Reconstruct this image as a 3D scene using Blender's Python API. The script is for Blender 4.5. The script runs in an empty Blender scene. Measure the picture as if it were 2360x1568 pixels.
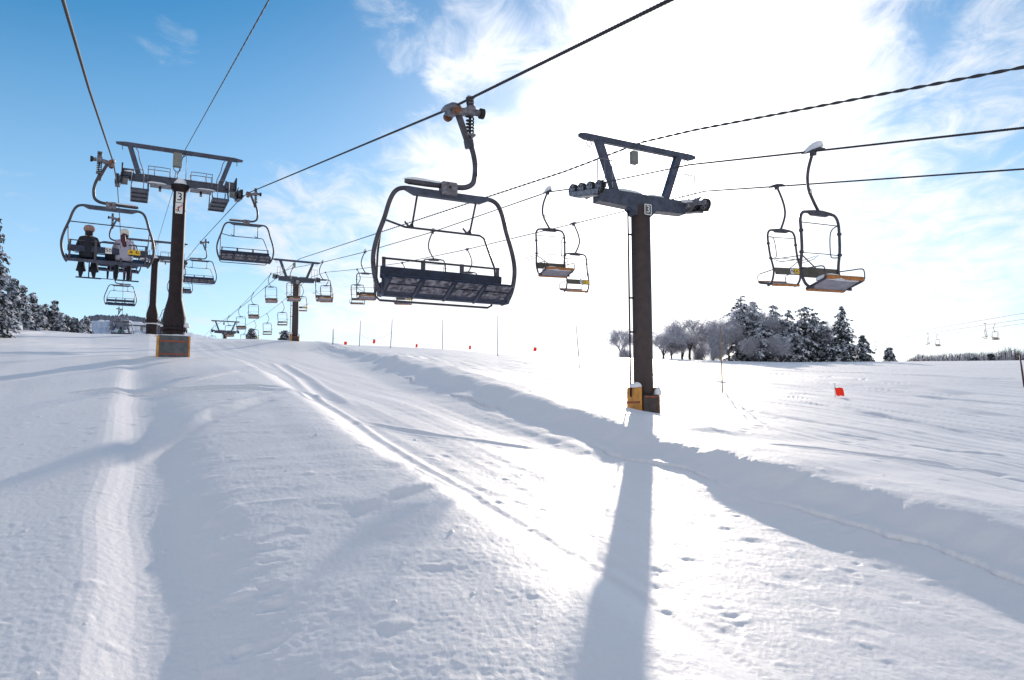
import bpy, math, random
import numpy as np
from mathutils import Vector, Matrix

random.seed(7)
SC = bpy.context.scene
COL = SC.collection
EYE = 2.75                                  # camera height above the snow under it
PITCH = 5.7
A = math.radians(27.5)                      # both lifts run this far left of the viewing axis
CA, SA = math.cos(A), math.sin(A)
SUN_AZ, SUN_EL = math.radians(11.0), math.radians(17.5)

# ------------------------------------------------------------------ camera, sky, sun, exposure
cam_d = bpy.data.cameras.new('camera')
cam = bpy.data.objects.new('camera', cam_d)
COL.objects.link(cam)
cam.location = (0, 0, EYE)
cam.rotation_euler = (math.radians(90 + PITCH), 0, 0)
cam_d.sensor_width = 36
cam_d.lens = 26
cam_d.clip_start = 0.05
cam_d.clip_end = 20000
SC.camera = cam
SC.view_settings.view_transform = 'Standard'
SC.view_settings.look = 'None'
SC.view_settings.gamma = 1
SC.view_settings.exposure = 0.97
SC.cycles.max_bounces = 6
SC.cycles.diffuse_bounces = 3
SC.cycles.glossy_bounces = 2

FPX = 26 / 36 * 2360                        # focal length in pixels of a 2360 px wide view


def ray(u, v):
    p = math.radians(PITCH)
    x = (u - 1180) / FPX
    y = (784 - v) / FPX
    return Vector((x, math.cos(p) - y * math.sin(p), math.sin(p) + y * math.cos(p)))


def lane_uv(u, v, t):
    """point on the vertical plane of lane t seen at u, v"""
    d = ray(u, v)
    k = t / (d.x * CA + d.y * SA)
    return Vector((0, 0, EYE)) + d * k


def st(s, t, z=0.0):
    return Vector((CA * t - SA * s, SA * t + CA * s, z))


def s_of(p):
    return -SA * p.x + CA * p.y


def lane_sv(s, t, v):
    """point of lane t at distance s whose picture height is v"""
    p = st(s, t)
    pr = math.radians(PITCH)
    y = (784 - v) / FPX
    # z/depth : solve  up = y*fwd
    # fwd = py*c + z*sn ; up = -py*sn + z*c
    c, sn = math.cos(pr), math.sin(pr)
    z = p.y * (sn + y * c) / (c - y * sn)
    return Vector((p.x, p.y, EYE + z))


world = bpy.data.worlds.new('World')
SC.world = world
world.use_nodes = True
wn, wl = world.node_tree.nodes, world.node_tree.links
wn.clear()


def wnode(kind, **kw):
    n = wn.new(kind)
    for k, v in kw.items():
        setattr(n, k, v)
    return n


def wmath(op, a, b=None, c=None, clamp=False):
    n = wn.new('ShaderNodeMath')
    n.operation = op
    n.use_clamp = clamp
    for i, q in enumerate((a, b, c)):
        if q is None:
            continue
        if isinstance(q, (int, float)):
            n.inputs[i].default_value = q
        else:
            wl.new(q, n.inputs[i])
    return n.outputs[0]


def wmix(f, a, b):
    n = wn.new('ShaderNodeMix')
    n.data_type = 'RGBA'
    if isinstance(f, (int, float)):
        n.inputs[0].default_value = f
    else:
        wl.new(f, n.inputs[0])
    for i, q in ((6, a), (7, b)):
        if isinstance(q, tuple):
            n.inputs[i].default_value = q
        else:
            wl.new(q, n.inputs[i])
    return n.outputs[2]


def wramp(val, lo, hi):
    n = wn.new('ShaderNodeMapRange')
    n.interpolation_type = 'SMOOTHSTEP'
    wl.new(val, n.inputs[0])
    n.inputs[1].default_value = lo
    n.inputs[2].default_value = hi
    return n.outputs[0]


SUN_DIR = Vector((math.sin(SUN_AZ) * math.cos(SUN_EL), math.cos(SUN_AZ) * math.cos(SUN_EL), math.sin(SUN_EL)))
sky = wnode('ShaderNodeTexSky', sky_type='NISHITA')
sky.sun_disc = False
sky.sun_elevation = SUN_EL
sky.sun_rotation = SUN_AZ
sky.altitude = 900
sky.air_density = 1.0
sky.dust_density = 0.7
sky.ozone_density = 2.0
hsv = wnode('ShaderNodeHueSaturation')
hsv.inputs['Saturation'].default_value = 1.5
hsv.inputs['Hue'].default_value = 0.49
wl.new(sky.outputs[0], hsv.inputs['Color'])
tc = wnode('ShaderNodeTexCoord')
DIR = tc.outputs['Generated']
sep = wnode('ShaderNodeSeparateXYZ')
wl.new(DIR, sep.inputs[0])


def wdot(d):
    n = wn.new('ShaderNodeVectorMath')
    n.operation = 'DOT_PRODUCT'
    wl.new(DIR, n.inputs[0])
    n.inputs[1].default_value = tuple(d)
    return n.outputs['Value']


# cloud field: noise on a flat layer above the hill
zz = wmath('ADD', wmath('MAXIMUM', sep.outputs[2], 0.0), 0.22)
comb = wnode('ShaderNodeCombineXYZ')
wl.new(wmath('DIVIDE', sep.outputs[0], zz), comb.inputs[0])
wl.new(wmath('DIVIDE', sep.outputs[1], zz), comb.inputs[1])


def wnoise(scale, detail, rough, dist, off=(0, 0, 0), sc=(1, 1, 1)):
    mp = wn.new('ShaderNodeMapping')
    wl.new(comb.outputs[0], mp.inputs[0])
    mp.inputs['Location'].default_value = off
    mp.inputs['Scale'].default_value = sc
    mp.inputs['Rotation'].default_value = (0, 0, 0.35)
    n = wn.new('ShaderNodeTexNoise')
    wl.new(mp.outputs[0], n.inputs['Vector'])
    n.inputs['Scale'].default_value = scale
    n.inputs['Detail'].default_value = detail
    n.inputs['Roughness'].default_value = rough
    n.inputs['Distortion'].default_value = dist
    return n.outputs[0]


n1 = wnoise(9.0, 10, 0.64, 0.7, (0, 0, 0), (1, .75, 1))
n2 = wnoise(2.6, 6, 0.6, 0.3, (3.1, 1.7, 0))
field = wmath('ADD', wmath('MULTIPLY', n1, 0.58), wmath('MULTIPLY', n2, 0.42))
# where the sky of that day carried cloud: (u, v, radius in degrees, weight)
PATCH = [(380, 100, 1.8, .16), (420, 108, 1.4, .16), (935, 75, 3.2, .27), (880, 20, 2.5, .24), (1110, 115, 5.0, .34), (1330, 200, 7, .36), (1650, 160, 13, .52), (1560, 420, 13, .6),
         (2230, 240, 5, .30), (2320, 120, 5, .30), (2200, 170, 5, .2), (1950, 170, 6, .32), (2060, 110, 5, .22), (2330, 330, 5, .2), (2100, 480, 10, .22), (2270, 610, 8, .30), (700, 540, 6, .30),
         (640, 590, 5, .22), (860, 620, 10, .30), (1030, 380, 3, .30), (1250, 700, 16, .55), (900, 690, 10, .36), (420, 520, 5, .24),
         (150, 560, 5, .12), (2150, 700, 10, .36), (200, 230, 9, .08), (60, 460, 7, .10), (1950, 620, 12, .34), (1400, 30, 7, .3), (520, 690, 8, .2)]
mask = None
for (u, v, rad, w) in PATCH:
    d = ray(u, v).normalized()
    q = wramp(wdot(d), math.cos(math.radians(rad * 1.35)), 1.0)
    q = wmath('MULTIPLY', q, w)
    mask = q if mask is None else wmath('MAXIMUM', mask, q)
back = wmath('MULTIPLY', wramp(sep.outputs[1], 0.25, -0.35), 0.42)      # unseen cloud added behind the viewer as neutral fill light
mask = wmath('MAXIMUM', mask, back)
cl = wramp(wmath('ADD', field, mask), 0.66, 0.98)
cl = wmath('MULTIPLY', cl, 0.92)
sd = wmath('MAXIMUM', wdot(SUN_DIR), 0.0)
glow = wmath('ADD', wmath('MULTIPLY', wmath('POWER', sd, 80.0), 3.8), wmath('MULTIPLY', wmath('POWER', sd, 400.0), 14.0))
cbright = wmath('ADD', 6.0, wmath('MULTIPLY', wmath('POWER', sd, 12.0), 5.0))
cc = wn.new('ShaderNodeCombineColor')
for i, k in enumerate((1.0, 1.0, 1.02)):
    wl.new(wmath('MULTIPLY', cbright, k), cc.inputs[i])
veil = wmath('MULTIPLY', wramp(sep.outputs[2], 0.56, 0.04), 0.50)          # thin bright haze low over the hill
skyv = wmix(veil, hsv.outputs[0], (5.6, 7.0, 8.8, 1))
skyc = wmix(cl, skyv, cc.outputs[0])
addn = wn.new('ShaderNodeVectorMath')
addn.operation = 'ADD'
wl.new(skyc, addn.inputs[0])
wl.new(glow, addn.inputs[1])
bg = wnode('ShaderNodeBackground')
bg.inputs['Strength'].default_value = 0.070
wl.new(addn.outputs[0], bg.inputs['Color'])
wo = wnode('ShaderNodeOutputWorld')
wl.new(bg.outputs[0], wo.inputs[0])

sun_d = bpy.data.lights.new('sun', 'SUN')
sun_d.energy = 2.3
sun_d.angle = math.radians(0.55)
sun_d.color = (1.0, 0.87, 0.73)
sun = bpy.data.objects.new('sun', sun_d)
COL.objects.link(sun)
sun.rotation_euler = (-SUN_DIR).to_track_quat('-Z', 'Y').to_euler()
sun.location = (10, 60, 40)

# ------------------------------------------------------------------ materials
MATS = {}


def mat(name, col, rough=0.6, metal=0.0, var=0.25, scale=6.0, bump=0.0, bscale=40.0, col2=None, spec=0.5, lo=0.35, hi=0.65, detail=6):
    m = bpy.data.materials.new(name)
    m.use_nodes = True
    nt = m.node_tree
    b = nt.nodes['Principled BSDF']
    b.inputs['Roughness'].default_value = rough
    b.inputs['Metallic'].default_value = metal
    b.inputs['Specular IOR Level'].default_value = spec
    tcn = nt.nodes.new('ShaderNodeTexCoord')
    nz = nt.nodes.new('ShaderNodeTexNoise')
    nz.inputs['Scale'].default_value = scale
    nz.inputs['Detail'].default_value = detail
    nt.links.new(tcn.outputs['Object'], nz.inputs['Vector'])
    rp = nt.nodes.new('ShaderNodeValToRGB')
    c2 = col2 or tuple(min(1, c * (1 + var)) for c in col)
    c1 = col if col2 else tuple(c * (1 - var) for c in col)
    rp.color_ramp.elements[0].position = lo
    rp.color_ramp.elements[1].position = hi
    rp.color_ramp.elements[0].color = (*c1, 1)
    rp.color_ramp.elements[1].color = (*c2, 1)
    nt.links.new(nz.outputs[0], rp.inputs[0])
    nt.links.new(rp.outputs[0], b.inputs['Base Color'])
    if bump:
        n2 = nt.nodes.new('ShaderNodeTexNoise')
        n2.inputs['Scale'].default_value = bscale
        n2.inputs['Detail'].default_value = 4
        nt.links.new(tcn.outputs['Object'], n2.inputs['Vector'])
        bp = nt.nodes.new('ShaderNodeBump')
        bp.inputs['Strength'].default_value = bump
        bp.inputs['Distance'].default_value = 0.02
        nt.links.new(n2.outputs[0], bp.inputs['Height'])
        nt.links.new(bp.outputs[0], b.inputs['Normal'])
    MATS[name] = m
    return m


mat('paint_navy', (0.055, 0.065, 0.10), 0.5, 0.2, .3)
mat('paint_brown', (0.024, 0.015, 0.018), 0.6, 0.0, .25, 3, .1, spec=.25)
mat('paint_brown_glare', (0.060, 0.045, 0.045), 0.6, 0.0, .2, 4, .1, spec=.3, col2=(0.085, 0.062, 0.058), lo=.4, hi=.75)  # brown tower paint with the sun's glare mixed in as a lighter tone
mat('chair_paint', (0.060, 0.055, 0.070), 0.45, 0.2, .35, 9)
mat('galvanised', (0.22, 0.22, 0.25), 0.5, 0.4, .3, 12)
mat('rope_steel', (0.045, 0.040, 0.045), 0.65, 0.0, .3, 20, spec=.25)
mat('cable_black', (0.03, 0.028, 0.03), 0.6, 0, .2)
mat('seat_navy', (0.020, 0.028, 0.060), 0.6, 0, .35, 10, .15)
mat('seat_pad', (0.045, 0.042, 0.055), 0.8, 0, .2, 14, .3, 30, col2=(0.32, 0.31, 0.35), lo=.40, hi=.72)
mat('slat_orange', (0.40, 0.15, 0.03), 0.55, 0, .3, 12)
mat('seat_grey', (0.26, 0.25, 0.30), 0.6, 0, .2, 8)
mat('back_olive', (0.085, 0.075, 0.060), 0.6, 0, .25, 8)
mat('rubber', (0.018, 0.017, 0.018), 0.75, 0, .3)
mat('spring_steel', (0.04, 0.038, 0.042), 0.4, .5, .3)
mat('grip_grey', (0.17, 0.16, 0.18), 0.55, .2, .4, 14)
mat('rust', (0.20, 0.085, 0.045), 0.8, 0, .4, 16)
mat('grating', (0.085, 0.09, 0.11), 0.6, .2, .3)
mat('box_grey', (0.20, 0.205, 0.19), 0.6, 0, .15)
mat('plate_white', (0.78, 0.78, 0.76), 0.5, 0, .06)
mat('sticker_yellow', (0.72, 0.46, 0.02), 0.5, 0, .2, 20)
mat('ink_black', (0.015, 0.015, 0.018), 0.6, 0, .1)
mat('ink_red', (0.60, 0.05, 0.03), 0.5, 0, .1)
mat('pad_orange', (0.55, 0.25, 0.05), 0.65, 0, .25, 5, .2, 12)
mat('pad_slate', (0.085, 0.095, 0.105), 0.65, 0, .25, 4, .2, 12)
mat('pad_maroon', (0.050, 0.034, 0.032), 0.6, 0, .3, 5, .2, 12)
mat('pad_stripe', (0.30, 0.07, 0.035), 0.65, 0, .3, 14)
mat('snow_cap', (0.80, 0.82, 0.86), 0.75, 0, .04, 4, .4, 14)
mat('pole_blue', (0.13, 0.19, 0.29), 0.6, 0, .1)
mat('pole_bamboo', (0.26, 0.17, 0.09), 0.7, 0, .3)
mat('pole_maroon', (0.07, 0.018, 0.02), 0.5, 0, .2)
mat('flag_red', (0.72, 0.07, 0.035), 0.6, 0, .1)
mat('bark', (0.055, 0.042, 0.040), 0.9, 0, .35, 12, .4)
mat('bark_frost', (0.22, 0.20, 0.22), 0.9, 0, .1, 9, .3, 30, col2=(0.78, 0.77, 0.83), lo=.25, hi=.5)
mat('needles', (0.040, 0.055, 0.065), 0.8, 0, .5, 3)
mat('tree_snow', (0.72, 0.74, 0.80), 0.8, 0, .08, 3)
mat('cloth_black', (0.012, 0.013, 0.022), 0.85, 0, .3, 12, .3)
mat('cloth_white', (0.36, 0.34, 0.42), 0.8, 0, .06, 9, .3)
mat('hat_rose', (0.33, 0.19, 0.17), 0.9, 0, .2, 30, .3)
mat('hat_cream', (0.66, 0.62, 0.56), 0.9, 0, .1, 30, .3)
mat('hair_maroon', (0.075, 0.010, 0.025), 0.6, 0, .3)
mat('skin', (0.55, 0.34, 0.26), 0.55, 0, .06)
mat('cloth_green', (0.03, 0.13, 0.10), 0.8, 0, .2)
mat('cloth_blue', (0.04, 0.09, 0.24), 0.8, 0, .2)
mat('cloth_plum', (0.14, 0.02, 0.07), 0.8, 0, .2)
mat('hill_snow_hazed', (0.50, 0.56, 0.68), 0.9, 0, .1, 0.01)  # distance haze painted into the colour: bluish, greyed snow
mat('hill_wood_hazed', (0.16, 0.18, 0.24), 0.9, 0, .3, 0.05)  # far trees greyed and blued, their air haze is in the colour

for _n, _c, _k in (('bark_frost', (0.72, 0.74, 0.82, 1), .38), ('tree_snow', (0.78, 0.82, 0.92, 1), .30)):   # rime and thin snow let light through
    _f = MATS[_n].node_tree
    _tr = _f.nodes.new('ShaderNodeBsdfTranslucent')
    _tr.inputs['Color'].default_value = _c
    _mx = _f.nodes.new('ShaderNodeMixShader')
    _mx.inputs[0].default_value = _k
    _f.links.new(_f.nodes['Principled BSDF'].outputs[0], _mx.inputs[1])
    _f.links.new(_tr.outputs[0], _mx.inputs[2])
    _f.links.new(_mx.outputs[0], _f.nodes['Material Output'].inputs['Surface'])
_f = MATS['flag_red'].node_tree
_tr = _f.nodes.new('ShaderNodeBsdfTranslucent')
_tr.inputs['Color'].default_value = (0.8, 0.11, 0.06, 1)
_mx = _f.nodes.new('ShaderNodeMixShader')
_mx.inputs[0].default_value = 0.6
_f.links.new(_f.nodes['Principled BSDF'].outputs[0], _mx.inputs[1])
_f.links.new(_tr.outputs[0], _mx.inputs[2])
_f.links.new(_mx.outputs[0], _f.nodes['Material Output'].inputs['Surface'])

# snow: white, faintly translucent, fine grain
ms = bpy.data.materials.new('snow')
ms.use_nodes = True
nt = ms.node_tree
b = nt.nodes['Principled BSDF']
b.inputs['Base Color'].default_value = (0.89, 0.862, 0.875, 1)
b.inputs['Roughness'].default_value = 0.55
b.inputs['Specular IOR Level'].default_value = 0.22
tcn = nt.nodes.new('ShaderNodeTexCoord')
h = None
for sc_, amp in ((60, .0030), (170, .0024)):
    nz = nt.nodes.new('ShaderNodeTexNoise')
    nz.inputs['Scale'].default_value = sc_
    nz.inputs['Detail'].default_value = 3
    nt.links.new(tcn.outputs['Object'], nz.inputs['Vector'])
    mm = nt.nodes.new('ShaderNodeMath')
    mm.operation = 'MULTIPLY'
    mm.inputs[1].default_value = amp * 50
    nt.links.new(nz.outputs[0], mm.inputs[0])
    if h is None:
        h = mm.outputs[0]
    else:
        ad = nt.nodes.new('ShaderNodeMath')
        nt.links.new(h, ad.inputs[0])
        nt.links.new(mm.outputs[0], ad.inputs[1])
        h = ad.outputs[0]
bp = nt.nodes.new('ShaderNodeBump')
bp.inputs['Strength'].default_value = 0.9
bp.inputs['Distance'].default_value = 0.02
nt.links.new(h, bp.inputs['Height'])
nt.links.new(bp.outputs[0], b.inputs['Normal'])
MATS['snow'] = ms


# ------------------------------------------------------------------ helpers
class MB:
    """collects shapes; build() links them as one mesh object"""

    def __init__(self):
        self.v, self.f, self.m, self.s = [], [], [], []
        self.mats = []
        self.cur = 0

    def use(self, name):
        if name not in self.mats:
            self.mats.append(name)
        self.cur = self.mats.index(name)
        return self

    def add(self, vs, fs, smooth=False):
        o = len(self.v)
        self.v.extend([tuple(q) for q in vs])
        for f in fs:
            self.f.append([i + o for i in f])
            self.m.append(self.cur)
            self.s.append(smooth)

    def box(self, c, size, R=None, bev=0.0):
        x, y, z = (q / 2 for q in size)
        bv = min(bev, x * .9, y * .9, z * .9)
        c = Vector(c)
        if bv <= 0:
            vs = [Vector((i * x, j * y, k * z)) for i in (-1, 1) for j in (-1, 1) for k in (-1, 1)]
            fs = [(0, 1, 3, 2), (4, 6, 7, 5), (0, 4, 5, 1), (2, 3, 7, 6), (0, 2, 6, 4), (1, 5, 7, 3)]
        else:
            vs, fs, idx = [], [], {}
            for i in (-1, 1):
                for j in (-1, 1):
                    for k in (-1, 1):
                        for ax in range(3):
                            p = [i * (x - bv), j * (y - bv), k * (z - bv)]
                            p[ax] += (i, j, k)[ax] * bv
                            idx[(i, j, k, ax)] = len(vs)
                            vs.append(Vector(p))
            for ax in range(3):
                o1, o2 = [q for q in range(3) if q != ax]
                for sg in (-1, 1):
                    q = []
                    for (a_, b_) in ((-1, -1), (1, -1), (1, 1), (-1, 1)):
                        k = [0, 0, 0]
                        k[ax], k[o1], k[o2] = sg, a_, b_
                        q.append(idx[(*k, ax)])
                    fs.append(q)
            for ax in range(3):
                o1, o2 = [q for q in range(3) if q != ax]
                for a_ in (-1, 1):
                    for b_ in (-1, 1):
                        k0, k1 = [0] * 3, [0] * 3
                        k0[ax], k1[ax] = -1, 1
                        k0[o1] = k1[o1] = a_
                        k0[o2] = k1[o2] = b_
                        fs.append((idx[(*k0, o1)], idx[(*k1, o1)], idx[(*k1, o2)], idx[(*k0, o2)]))
            for i in (-1, 1):
                for j in (-1, 1):
                    for k in (-1, 1):
                        fs.append((idx[(i, j, k, 0)], idx[(i, j, k, 1)], idx[(i, j, k, 2)]))
        if R is not None:
            vs = [R @ q for q in vs]
        self.add([q + c for q in vs], fs)
        return self

    def tube(self, path, r, n=8, closed=False, caps=True):
        P = [Vector(p) for p in path]
        N = len(P)
        rr = r if isinstance(r, (list, tuple)) else [r] * N
        up = None
        vs = []
        for i in range(N):
            if closed:
                t = (P[(i + 1) % N] - P[i - 1]).normalized()
            else:
                t = (P[min(i + 1, N - 1)] - P[max(i - 1, 0)]).normalized()
            if up is None:
                up = t.orthogonal().normalized()
            up = (up - t * up.dot(t))
            up = up.normalized() if up.length > 1e-6 else t.orthogonal().normalized()
            w = t.cross(up)
            for k in range(n):
                a = 2 * math.pi * k / n
                vs.append(P[i] + (up * math.cos(a) + w * math.sin(a)) * rr[i])
        fs = []
        for i in range(N if closed else N - 1):
            j = (i + 1) % N
            for k in range(n):
                l = (k + 1) % n
                fs.append((i * n + k, i * n + l, j * n + l, j * n + k))
        self.add(vs, fs, True)
        if caps and not closed:
            o = len(self.v) - len(vs)
            for f in (list(range(n))[::-1], [(N - 1) * n + k for k in range(n)]):
                self.f.append([o + q for q in f])
                self.m.append(self.cur)
                self.s.append(False)
        return self

    def cyl(self, a, b_, r, n=12, r2=None):
        return self.tube([a, b_], [r, r if r2 is None else r2], n)

    def lathe(self, prof, n=24, c=(0, 0, 0)):
        c = Vector(c)
        vs, fs = [], []
        for (r, z) in prof:
            for k in range(n):
                a = 2 * math.pi * k / n
                vs.append(c + Vector((r * math.cos(a), r * math.sin(a), z)))
        for i in range(len(prof) - 1):
            for k in range(n):
                l = (k + 1) % n
                fs.append((i * n + k, i * n + l, (i + 1) * n + l, (i + 1) * n + k))
        self.add(vs, fs, True)
        o = len(self.v) - len(vs)
        for f in (list(range(n))[::-1], [(len(prof) - 1) * n + k for k in range(n)]):
            self.f.append([o + q for q in f])
            self.m.append(self.cur)
            self.s.append(False)
        return self

    def prism(self, poly, ax, d0, d1):
        """polygon in the two axes other than ax, extruded from d0 to d1"""
        n = len(poly)

        def pt(p, d):
            q = list(p)
            q.insert(ax, d)
            return Vector(q)
        vs = [pt(p, d0) for p in poly] + [pt(p, d1) for p in poly]
        fs = [tuple(range(n))[::-1], tuple(range(n, 2 * n))] + [(i, (i + 1) % n, n + (i + 1) % n, n + i) for i in range(n)]
        self.add(vs, fs)
        return self

    def lump(self, c, size, seed=0, n=10, m=6, flat=True):
        """soft snow lump with a flat bottom"""
        rnd = random.Random(seed)
        c = Vector(c)
        vs = []
        ph = [rnd.uniform(0, 6.28) for _ in range(4)]
        for i in range(m + 1):
            e = (math.pi / 2) * i / m
            for k in range(n):
                a = 2 * math.pi * k / n
                g = 1 + .14 * math.sin(2 * a + ph[0]) + .1 * math.sin(3 * a + ph[1] + 2 * e)
                vs.append(c + Vector((size[0] / 2 * g * math.cos(a) * math.cos(e) ** .6, size[1] / 2 * g * math.sin(a) * math.cos(e) ** .6,
                                      size[2] * math.sin(e) * (1 + .12 * math.sin(a + ph[2])))))
        fs = []
        for i in range(m):
            for k in range(n):
                l = (k + 1) % n
                fs.append((i * n + k, i * n + l, (i + 1) * n + l, (i + 1) * n + k))
        fs.append(tuple(range(n))[::-1])
        self.add(vs, fs, True)
        return self

    def mesh(self, name):
        me = bpy.data.meshes.new(name)
        me.from_pydata(self.v, [], self.f)
        for q in self.mats:
            me.materials.append(MATS[q])
        me.polygons.foreach_set('material_index', self.m)
        me.polygons.foreach_set('use_smooth', self.s)
        me.update()
        return me

    def build(self, name, parent=None):
        o = bpy.data.objects.new(name, self.mesh(name))
        COL.objects.link(o)
        if parent is not None:
            o.parent = parent
        return o


def tag(o, label=None, cat=None, group=None, kind=None):
    if label:
        o['label'] = label
    if cat:
        o['category'] = cat
    if group:
        o['group'] = group
    if kind:
        o['kind'] = kind
    return o


def empty(name, loc=(0, 0, 0), rz=0.0):
    o = bpy.data.objects.new(name, None)
    o.empty_display_size = 0.3
    COL.objects.link(o)
    o.location = loc
    o.rotation_euler = (0, 0, rz)
    return o


KIDS = {}


def kids(o):
    return list(o.children)


def copy_tree(o, parent=None):
    c = o.copy()
    COL.objects.link(c)
    if parent is not None:
        c.parent = parent
    for ch in kids(o):
        copy_tree(ch, c)
    return c


def M(*names):
    mb = MB()
    mb.use(names[0])
    return mb


def rot(axis, deg):
    return Matrix.Rotation(math.radians(deg), 3, axis)


def text_mesh(body, size, mname, name, parent, loc, R, depth=0.004):
    """flat lettering as a mesh part"""
    cu = bpy.data.curves.new(name, 'FONT')
    cu.body = body
    cu.size = size
    cu.extrude = depth
    cu.align_x = 'CENTER'
    cu.align_y = 'CENTER'
    tmp = bpy.data.objects.new(name, cu)
    COL.objects.link(tmp)
    dg = bpy.context.evaluated_depsgraph_get()
    me = bpy.data.meshes.new_from_object(tmp.evaluated_get(dg))
    COL.objects.unlink(tmp)
    bpy.data.objects.remove(tmp)
    me.materials.clear()
    me.materials.append(MATS[mname])
    me.transform(Matrix.Translation(Vector(loc)) @ R.to_4x4())
    o = bpy.data.objects.new(name, me)
    COL.objects.link(o)
    o.parent = parent
    return o


FACE_BACK = rot('X', 90)                    # lettering read from -Y
# ------------------------------------------------------------------ terrain
_perm = np.random.RandomState(3).permutation(4096)
_grad = np.random.RandomState(5).uniform(0, 2 * np.pi, 4096)
_gx, _gy = np.cos(_grad), np.sin(_grad)


def perlin(x, y, seed=0):
    xi = np.floor(x).astype(np.int64)
    yi = np.floor(y).astype(np.int64)
    xf, yf = x - xi, y - yi
    u = xf * xf * xf * (xf * (xf * 6 - 15) + 10)
    v = yf * yf * yf * (yf * (yf * 6 - 15) + 10)

    def g(a, b_):
        q = _perm[(_perm[(xi + a + seed * 17) & 4095] + yi + b_) & 4095]
        return _gx[q] * (xf - a) + _gy[q] * (yf - b_)
    n00, n10, n01, n11 = g(0, 0), g(1, 0), g(0, 1), g(1, 1)
    return (n00 * (1 - u) + n10 * u) * (1 - v) + (n01 * (1 - u) + n11 * u) * v


def sst(a, b_, x):
    q = np.clip((x - a) / (b_ - a), 0, 1)
    return q * q * (3 - 2 * q)


SKY = [(-200, 752), (0, 758), (60, 759), (130, 764), (210, 770), (300, 771), (345, 769), (400, 775), (450, 780), (520, 781), (600, 782), (680, 787), (760, 794), (900, 799), (1020, 805),
       (1147, 816), (1300, 821), (1430, 824), (1510, 826), (1660, 832), (1800, 835), (2000, 834), (2360, 831), (2600, 830)]
_az, _q = [], []
for (u, v) in SKY:
    d = ray(u, v)
    _az.append(math.atan2(d.x, d.y))
    _q.append(d.z / math.hypot(d.x, d.y))
_az, _q = np.array(_az), np.array(_q)
RC = 88.0


def base_slope(s):
    """height of the open slope along the lift line: steeper below, easing off above"""
    s = np.asarray(s, float)
    return .117 * s + .055 * (s - 3.5 * np.logaddexp(0, (s - 14) / 3.5))


def base(x, y):
    x = np.asarray(x, float)
    y = np.asarray(y, float)
    r = np.hypot(x, y) + 1e-6
    az = np.arctan2(x, y)
    s = -SA * x + CA * y
    rr = np.minimum(r, RC)
    sr_ = s / r * rr
    Q = np.interp(az, _az, _q)
    fw = 1 - sst(math.radians(44), math.radians(75), np.abs(az))
    b88 = base_slope(s / r * RC)
    c = (Q * RC + EYE - b88) * fw
    hh = base_slope(sr_) + c * sst(14, RC, rr)
    e = np.maximum(r - RC, 0)
    Qe = (b88 + c - EYE) / RC
    return hh + e * Qe - 0.0016 * e * e / (1 + e / 90)


def plane_hit(u, v, lift=0.0):
    d = ray(u, v)
    ks = np.geomspace(1.5, 110, 700)
    below = (EYE + d.z * ks) < base(d.x * ks, d.y * ks) + lift
    k = float(ks[np.argmax(below)]) if below.any() else 86.0 / math.hypot(d.x, d.y)
    return (d.x * k, d.y * k)


def seg_dist(x, y, pts):
    """distance to a polyline and position along it"""
    best = np.full(x.shape, 1e9)
    side = np.zeros(x.shape)
    along = np.zeros(x.shape)
    L = 0.0
    for (a, b_) in zip(pts[:-1], pts[1:]):
        dx, dy = b_[0] - a[0], b_[1] - a[1]
        ll = math.hypot(dx, dy)
        q = np.clip(((x - a[0]) * dx + (y - a[1]) * dy) / ll ** 2, 0, 1)
        px, py = a[0] + q * dx, a[1] + q * dy
        dd = np.hypot(x - px, y - py)
        sd_ = ((x - a[0]) * dy - (y - a[1]) * dx) / ll
        w = dd < best
        best = np.where(w, dd, best)
        side = np.where(w, sd_, side)
        along = np.where(w, L + q * ll, along)
        L += ll
    return best, side, along / L


def pxline(*uv):
    return [plane_hit(u, v) for (u, v) in uv]


GROOVES = [  # polyline on the snow, width, depth
    (pxline((130, 893), (270, 900), (400, 915), (560, 930), (660, 940)), .16, .050),
    (pxline((180, 905), (330, 912), (420, 922), (540, 935), (640, 948)), .12, .035),
    (pxline((350, 912), (470, 900), (560, 886), (640, 880)), .16, .05),
    (pxline((820, 985), (1000, 1020), (1260, 1050)), .12, .02),
    (pxline((1290, 855), (1500, 868), (1660, 888), (1900, 930)), .35, .06),
    (pxline((1500, 835), (1900, 872), (2359, 935)), .5, .07),
    (pxline((1560, 862), (1900, 905), (2359, 985)), .3, .05),
    (pxline((1480, 850), (1850, 880), (2359, 955)), .3, .04),
    (pxline((1700, 850), (2000, 862), (2359, 885)), .5, .06),
    (pxline((1700, 905), (2000, 965), (2359, 1040)), .25, .05),
    (pxline((1669, 906), (1700, 960), (1740, 1010)), .06, .02),
    (pxline((640, 840), (700, 880), (790, 960)), .2, .04),
    (pxline((0, 800), (200, 797), (400, 793)), .7, .10),
    (pxline((0, 775), (60, 770), (120, 768)), .5, .08),
    (pxline((1750, 1080), (1950, 1100), (2359, 1150)), .12, .03),
    (pxline((1900, 1030), (2150, 1065), (2359, 1090)), .15, .03),
]
LIPS = [  # wind lips: polyline, reach behind, height
    (pxline((885, 1165), (950, 1150), (1010, 1165), (1075, 1200)), .30, .045),
    (pxline((800, 1262), (900, 1228), (980, 1215), (1075, 1208)), .30, .045),
    (pxline((870, 1330), (960, 1290), (1000, 1255)), .3, .03),
    (pxline((640, 950), (720, 935), (780, 935)), .5, .05),
    (pxline((560, 1200), (500, 1215), (470, 1240)), .10, .02),
    (pxline((1560, 1055), (1640, 1045), (1720, 1060)), .5, .05),
    (pxline((880, 862), (940, 848), (985, 838)), .8, .10),
]
_r = random.Random(11)
DENTS = []
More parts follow.
